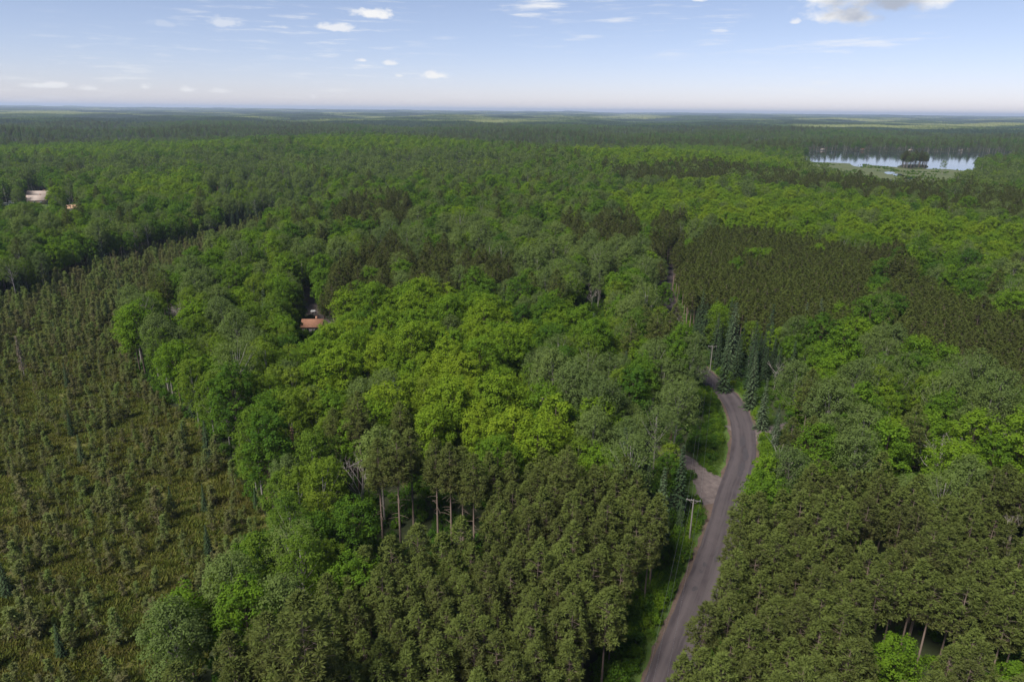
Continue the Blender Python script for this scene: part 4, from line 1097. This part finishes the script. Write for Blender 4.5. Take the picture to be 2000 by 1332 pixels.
def cover(name, label, cat, x, y, coll, smin, smax, nproto):
    me = bpy.data.meshes.new(name); me.vertices.add(len(x)); me.vertices.foreach_set('co', np.stack([x, y, np.full(len(x), .01)], -1).ravel().astype(np.float32))
    for a_, ty, arr in (('pscale', 'FLOAT', RNG.uniform(smin, smax, len(x))), ('prot', 'FLOAT', RNG.uniform(0, 6.28, len(x))), ('proto', 'INT', RNG.integers(0, nproto, len(x))), ('tint', 'FLOAT', np.clip(.5 + .4 * waves(x, y, 22, 3) + RNG.normal(0, .2, len(x)), 0, 1))):
        at = me.attributes.new(a_, ty, 'POINT'); at.data.foreach_set('value', arr.astype(np.int32 if ty == 'INT' else np.float32))
    o = link(name, me, kind='stuff', label=label, category=cat); gn_instances(o, coll)


SEDGE = mat_leaf('sedge_blades', (.115, .098, .032), (.120, .130, .028), (.114, .150, .032), .35)
GRASSM = mat_leaf('grass_blades', (.045, .085, .014), (.065, .115, .018), (.10, .14, .03), .25)
cs = bpy.data.collections.new('sedge'); cg = bpy.data.collections.new('grass')
for i in range(3): cs.objects.link(bpy.data.objects.new(f'sedge_{i}', tuft_mesh(46, .75, SEDGE, .22, .42)))
for i in range(2): cg.objects.link(bpy.data.objects.new(f'grass_{i}', tuft_mesh(40, .45, GRASSM, .14, .35)))
n = 110000; x = RNG.uniform(-330, 0, n); y = 45 + 330 * RNG.random(n) ** 1.4; k = inpoly(BOG, x, y); cover('bog_sedge', 'brownish olive sedge and low shrubs carpeting the bog', 'sedge', x[k], y[k], cs, .6, 1.5, 3)
idx = RNG.integers(0, len(ROADC) - 1, 9000); t = unit(np.gradient(ROADC, axis=0)); nr = np.stack([-t[:, 1], t[:, 0]], -1)
p = ROADC[idx] + nr[idx] * (np.where(RNG.random(9000) < .5, 1, -1) * RNG.uniform(3.9, 8.5, 9000))[:, None] + RNG.normal(0, .5, (9000, 2))
k = road_dist(p[:, 0], p[:, 1]) > 3.9
p2 = np.array([gp(a, b) for a, b in zip(RNG.uniform(1335, 1440, 2500), RNG.uniform(840, 1060, 2500))]); k2 = road_dist(p2[:, 0], p2[:, 1]) > 4.0
k2 &= inpoly(CLEAR[0], p2[:, 0], p2[:, 1]) | inpoly(CLEAR[1], p2[:, 0], p2[:, 1])
cover('verge_grass', 'bright green grass on the road verges and junction corners', 'grass', np.r_[p[k, 0], p2[k2, 0]], np.r_[p[k, 1], p2[k2, 1]], cg, .6, 1.3, 2)

# ------------------------------------------------------------------ utility poles and wires
POLEM = mat_noise('weathered_pole', [(.13, .115, .10), (.23, .21, .19)], 4, .9, stretch=(1, 1, .15)); GLASSM = mat_noise('insulator', [(.30, .30, .30), (.45, .45, .45)], 3, .3); WIREM = mat_noise('aluminium_wire', [(.20, .20, .21), (.28, .28, .29)], 3, .45, metal=.6)
POLES = []
def pole(x, y, h, rz, label):
    e = link('utility_pole', None, label=label, category='utility pole', group='utility poles along the road'); e.location = (x, y, -.05); e.rotation_euler = (0, 0, rz)
    q = Q(); q.tube([[0, 0, 0], [0, 0, h * .5], [0, 0, h]], [.16, .135, .11], 10); link('post', q.mesh('post', [POLEM]), e)
    q = Q(); q.box((0, .14, h - .35), (2.4, .11, .13)); arm = link('crossarm', q.mesh('crossarm', [POLEM]), e)
    ends = []
    for ix in (-1.05, -.35, 1.05):
        q = Q(); q.tube([[ix, .14, h - .29], [ix, .14, h - .16], [ix, .14, h - .08]], [.045, .06, .03], 8); link('insulator', q.mesh('insulator', [GLASSM]), arm)
        ends.append(Vector((x + math.cos(rz) * ix - math.sin(rz) * .14, y + math.sin(rz) * ix + math.cos(rz) * .14, h - .13)))
    for s in (-1, 1):
        q = Q(); q.tube([[0, .14, h - 1.0], [s * .8, .14, h - .4]], .03, 5); link('brace', q.mesh('brace', [POLEM]), e)
    POLES.append(ends)


pole(9.5, 41, 9.2, -.32, 'weathered wooden utility pole by the road beneath the plantation')
x, y = gp(1355, 975, 9.0); pole(x, y, 9.1, -.28, 'weathered wooden utility pole with crossarm beside the road junction')
x, y = gp(1392, 675, 7.6); pole(x, y, 7.7, -.1, 'wooden utility pole with crossarm against dark spruces')
POLES.append([Vector((66, 262, 8.6)), Vector((66.8, 262, 8.6)), Vector((68, 262, 8.6))])
for a, b, nm in zip(POLES[:-2], POLES[1:-1], ('near', 'far')):
    for i in range(3):
        q = Q(); s = np.linspace(0, 1, 22); pa, pb = np.array(a[i]), np.array(b[i])
        L_ = np.linalg.norm(pb - pa); pts = pa + (pb - pa) * s[:, None] - np.array([0, 0, 1.0]) * (4 * s * (1 - s) * L_ * .014)[:, None]
        q.tube(pts, .009, 4)
        link('power_wire', q.mesh('power_wire', [WIREM]), label='thin grey wire strung above the road near the junction pole' if nm == 'near' else 'thin grey wire strung between the junction pole and the pole by the spruces', category='wire', group='wires ' + nm)

# ------------------------------------------------------------------ houses
def house(name, label, x, y, rz, lx, ly, eave, ridge, wallm, roofm, windows=2, over=.45):
    e = link(name, None, label=label, category='house'); e.location = (x, y, float(height(x, y)) - .05); e.rotation_euler = (0, 0, rz)
    wm, rm = MAT[wallm], MAT[roofm]
    q = Q(); q.box((0, 0, eave / 2), (lx, ly, eave))
    for s in (-1, 1):                                       # gable ends
        X = s * lx / 2; q.add([[X, -ly / 2, eave], [X, ly / 2, eave], [X, 0, ridge - .06], [X, 0, ridge - .06]], [[0, 1, 2, 3]])
    link('wall', q.mesh('wall', [wm]), e)
    q = Q(); a = lx / 2 + over; b = ly / 2 + over; ze = eave - over * (ridge - eave) / (ly / 2)
    for s in (-1, 1):
        V = [[-a, s * b, ze], [a, s * b, ze], [a, 0, ridge], [-a, 0, ridge]]; V2 = [[v[0], v[1], v[2] + .16] for v in V]
        q.add(V + V2, [[0, 1, 2, 3], [4, 5, 6, 7], [0, 1, 5, 4], [1, 2, 6, 5], [3, 0, 4, 7]])
    roof = link('roof', q.mesh('roof', [rm]), e)
    q = Q(); q.box((lx * .2, .25, ridge + .35), (.6, .6, 1.2)); link('chimney', q.mesh('chimney', [MAT['brick']]), roof)
    for i in range(windows):
        wx = -lx / 2 + lx * (i + .5) / windows
        for s in (-1, 1):
            q = Q(); q.box((wx, s * (ly / 2 + .03), eave * .56), (1.3, .08, 1.1)); f = link('window', q.mesh('window', [MAT['trim']]), e)
            q = Q(); q.box((wx, s * (ly / 2 + .06), eave * .56), (1.1, .08, .9)); link('pane', q.mesh('pane', [MAT['pane']]), f)
    q = Q(); q.box((lx / 2 + .03, 0, 1.05), (.08, 1.0, 2.1)); link('door', q.mesh('door', [MAT['trim']]), e)
    return e


MAT['tanroof'] = mat_noise('tan_metal_roof', [(.30, .235, .195), (.37, .30, .255)], .5, .6, stretch=(6, .4, 1))
MAT['orangeroof'] = mat_noise('orange_brown_shingles', [(.17, .082, .050), (.22, .11, .068)], 1.5, .9)
MAT['brick'] = mat_noise('brick', [(.25, .13, .09), (.32, .18, .12)], 3, .9)
MAT['tanwall'] = mat_noise('tan_siding', [(.42, .29, .20), (.50, .36, .26)], .6, .8, stretch=(1, 1, 6))
MAT['greywall'] = mat_noise('grey_siding', [(.30, .28, .27), (.40, .37, .36)], .6, .8, stretch=(1, 1, 6))
MAT['whitewall'] = mat_noise('white_siding', [(.42, .41, .40), (.50, .49, .48)], .6, .8)
MAT['trim'] = mat_noise('white_trim', [(.6, .6, .58), (.75, .74, .72)], 2, .6)
MAT['pane'] = mat_noise('dark_glass', [(.02, .022, .025), (.03, .033, .036)], 1, .1, spec=.6)
x, y = gp(611, 628, 3.2); house('cabin', 'small cabin with orange-brown roof hidden in the maples', x, y, .06, 6.2, 5.2, 2.4, 4.0, 'greywall', 'orangeroof')
x, y = gp(72, 388, 4.0); house('tan_house', 'tan house with pale metal roof at the clearing edge', x, y, .2, 13, 10, 3.4, 6.4, 'tanwall', 'tanroof', 3)
x, y = gp(78, 377, 4.5); house('rear_shed', 'long pale-roofed outbuilding standing behind the tan house', x, y, .2, 17, 9, 3.4, 6.0, 'tanwall', 'tanroof', 3)
for px_, py_, lab in ((1612, 295, 'small white boathouse on the far lake shore below dense trees'), (1690, 295.5, 'white shore cottage with reddish roof across the lake'), (1785, 296.5, 'tiny white shed on the far shore behind the island'), (1884, 296.5, 'white cottage at the far end of the lake')):
    x, y = gp(px_, py_); y += 14
    house('shore_cottage', lab, x, y, .1, 6.5, 4.5, 2.4, 3.8, 'whitewall', 'orangeroof' if 'reddish' in lab else 'tanroof')

# white propane tank beside the cabin
x, y = gp(612, 612); e = link('gas_tank', None, label='small white gas tank beside the cabin path', category='tank'); e.location = (x, y, 0)
q = Q(); zz = np.linspace(-.95, .95, 9); q.tube(np.stack([zz, zz * 0, zz * 0 + .75], -1), .45 * np.sqrt(np.clip(1 - (np.abs(zz) / .97) ** 6, 0.01, 1)), 12); link('vessel', q.mesh('vessel', [MAT['trim']]), e)
for s in (-.55, .55):
    q = Q(); q.box((s, 0, .18), (.12, .6, .36)); link('foot', q.mesh('foot', [MAT['greywall']]), e)

# white van parked in the yard of the tan house
CARP = mat_noise('white_car_paint', [(.72, .72, .72), (.78, .78, .78)], 1, .35, spec=.5); TYRE = mat_noise('tyre_rubber', [(.02, .02, .02), (.035, .035, .035)], 5, .9)
def van(px_, py_, rz, label):
    x, y = gp(px_, py_); e = link('parked_van', None, label=label, category='van'); e.location = (x, y, float(height(x, y))); e.rotation_euler = (0, 0, rz)
    q = Q(); prof = np.array([[-2.4, .4], [-2.4, 1.9], [-2.2, 2.15], [1.0, 2.15], [1.6, 1.35], [2.4, 1.15], [2.45, .4]]); n_ = len(prof)
    V = [[p_[0], s * .95, p_[1]] for s in (-1, 1) for p_ in prof]
    F = [[i, (i + 1) % n_, n_ + (i + 1) % n_, n_ + i] for i in range(n_)] + [[0, 1, 2, 3], [0, 3, 4, 4], [0, 4, 5, 6]] + [[n_ + a_ for a_ in f_] for f_ in ((3, 2, 1, 0), (4, 4, 3, 0), (6, 5, 4, 0))]
    F = [f_ for f_ in F if len(set(f_)) == 4] + [[0, 3, 4, 5], [n_ + 5, n_ + 4, n_ + 3, n_]]
    q.add(V, F); body = link('body', q.mesh('body', [CARP]), e)
    q = Q(); q.add([[1.06, -.85, 2.09], [1.06, .85, 2.09], [1.6, .85, 1.38], [1.6, -.85, 1.38]] + np.array([.03, 0, .02]), [[0, 1, 2, 3]]); link('windscreen', q.mesh('windscreen', [MAT['pane']]), body)
    for s in (-1, 1):
        q = Q(); q.box((.2, s * .955, 1.65), (1.2, .03, .55)); link('side_window', q.mesh('side_window', [MAT['pane']]), body)
        for wx in (-1.5, 1.55):
            q = Q(); q.tube([[wx, s * .78, .36], [wx, s * .98, .36]], .36, 12); q.tube([[wx, s * .97, .36], [wx, s * .985, .36]], [.36, .01], 12); link('wheel', q.mesh('wheel', [TYRE]), e)


van(25, 398, .7, 'white van parked in the yard beside the tan house')
van(13, 402, 1.3, 'white van half hidden by trees at the yard edge')

# ------------------------------------------------------------------ haze
def haze():
    q = Q(); q.box((0, 0, 34), (70000, 70000, 260)); m, nt = new_mat('air_haze')
    v = N(nt, 'ShaderNodeVolumePrincipled'); v.inputs['Color'].default_value = (.66, .80, 1.0, 1); v.inputs['Density'].default_value = HAZE; v.inputs['Anisotropy'].default_value = .2
    o = N(nt, 'ShaderNodeOutputMaterial'); nt.links.new(v.outputs[0], o.inputs['Volume'])
    ob = link('haze', q.mesh('haze', [m]), kind='stuff', label='thin pale blue haze over the whole landscape', category='haze')


HAZE = 6.5e-5
haze()
print('ISLAND', int((CLS == 'island').sum())); print('TREES', len(TX), {k: int((KIND == k).sum()) for k in PROTO}, 'zmax', float(height(*np.meshgrid(np.linspace(-20000, 20000, 200), np.linspace(0, 30000, 200))).max()))
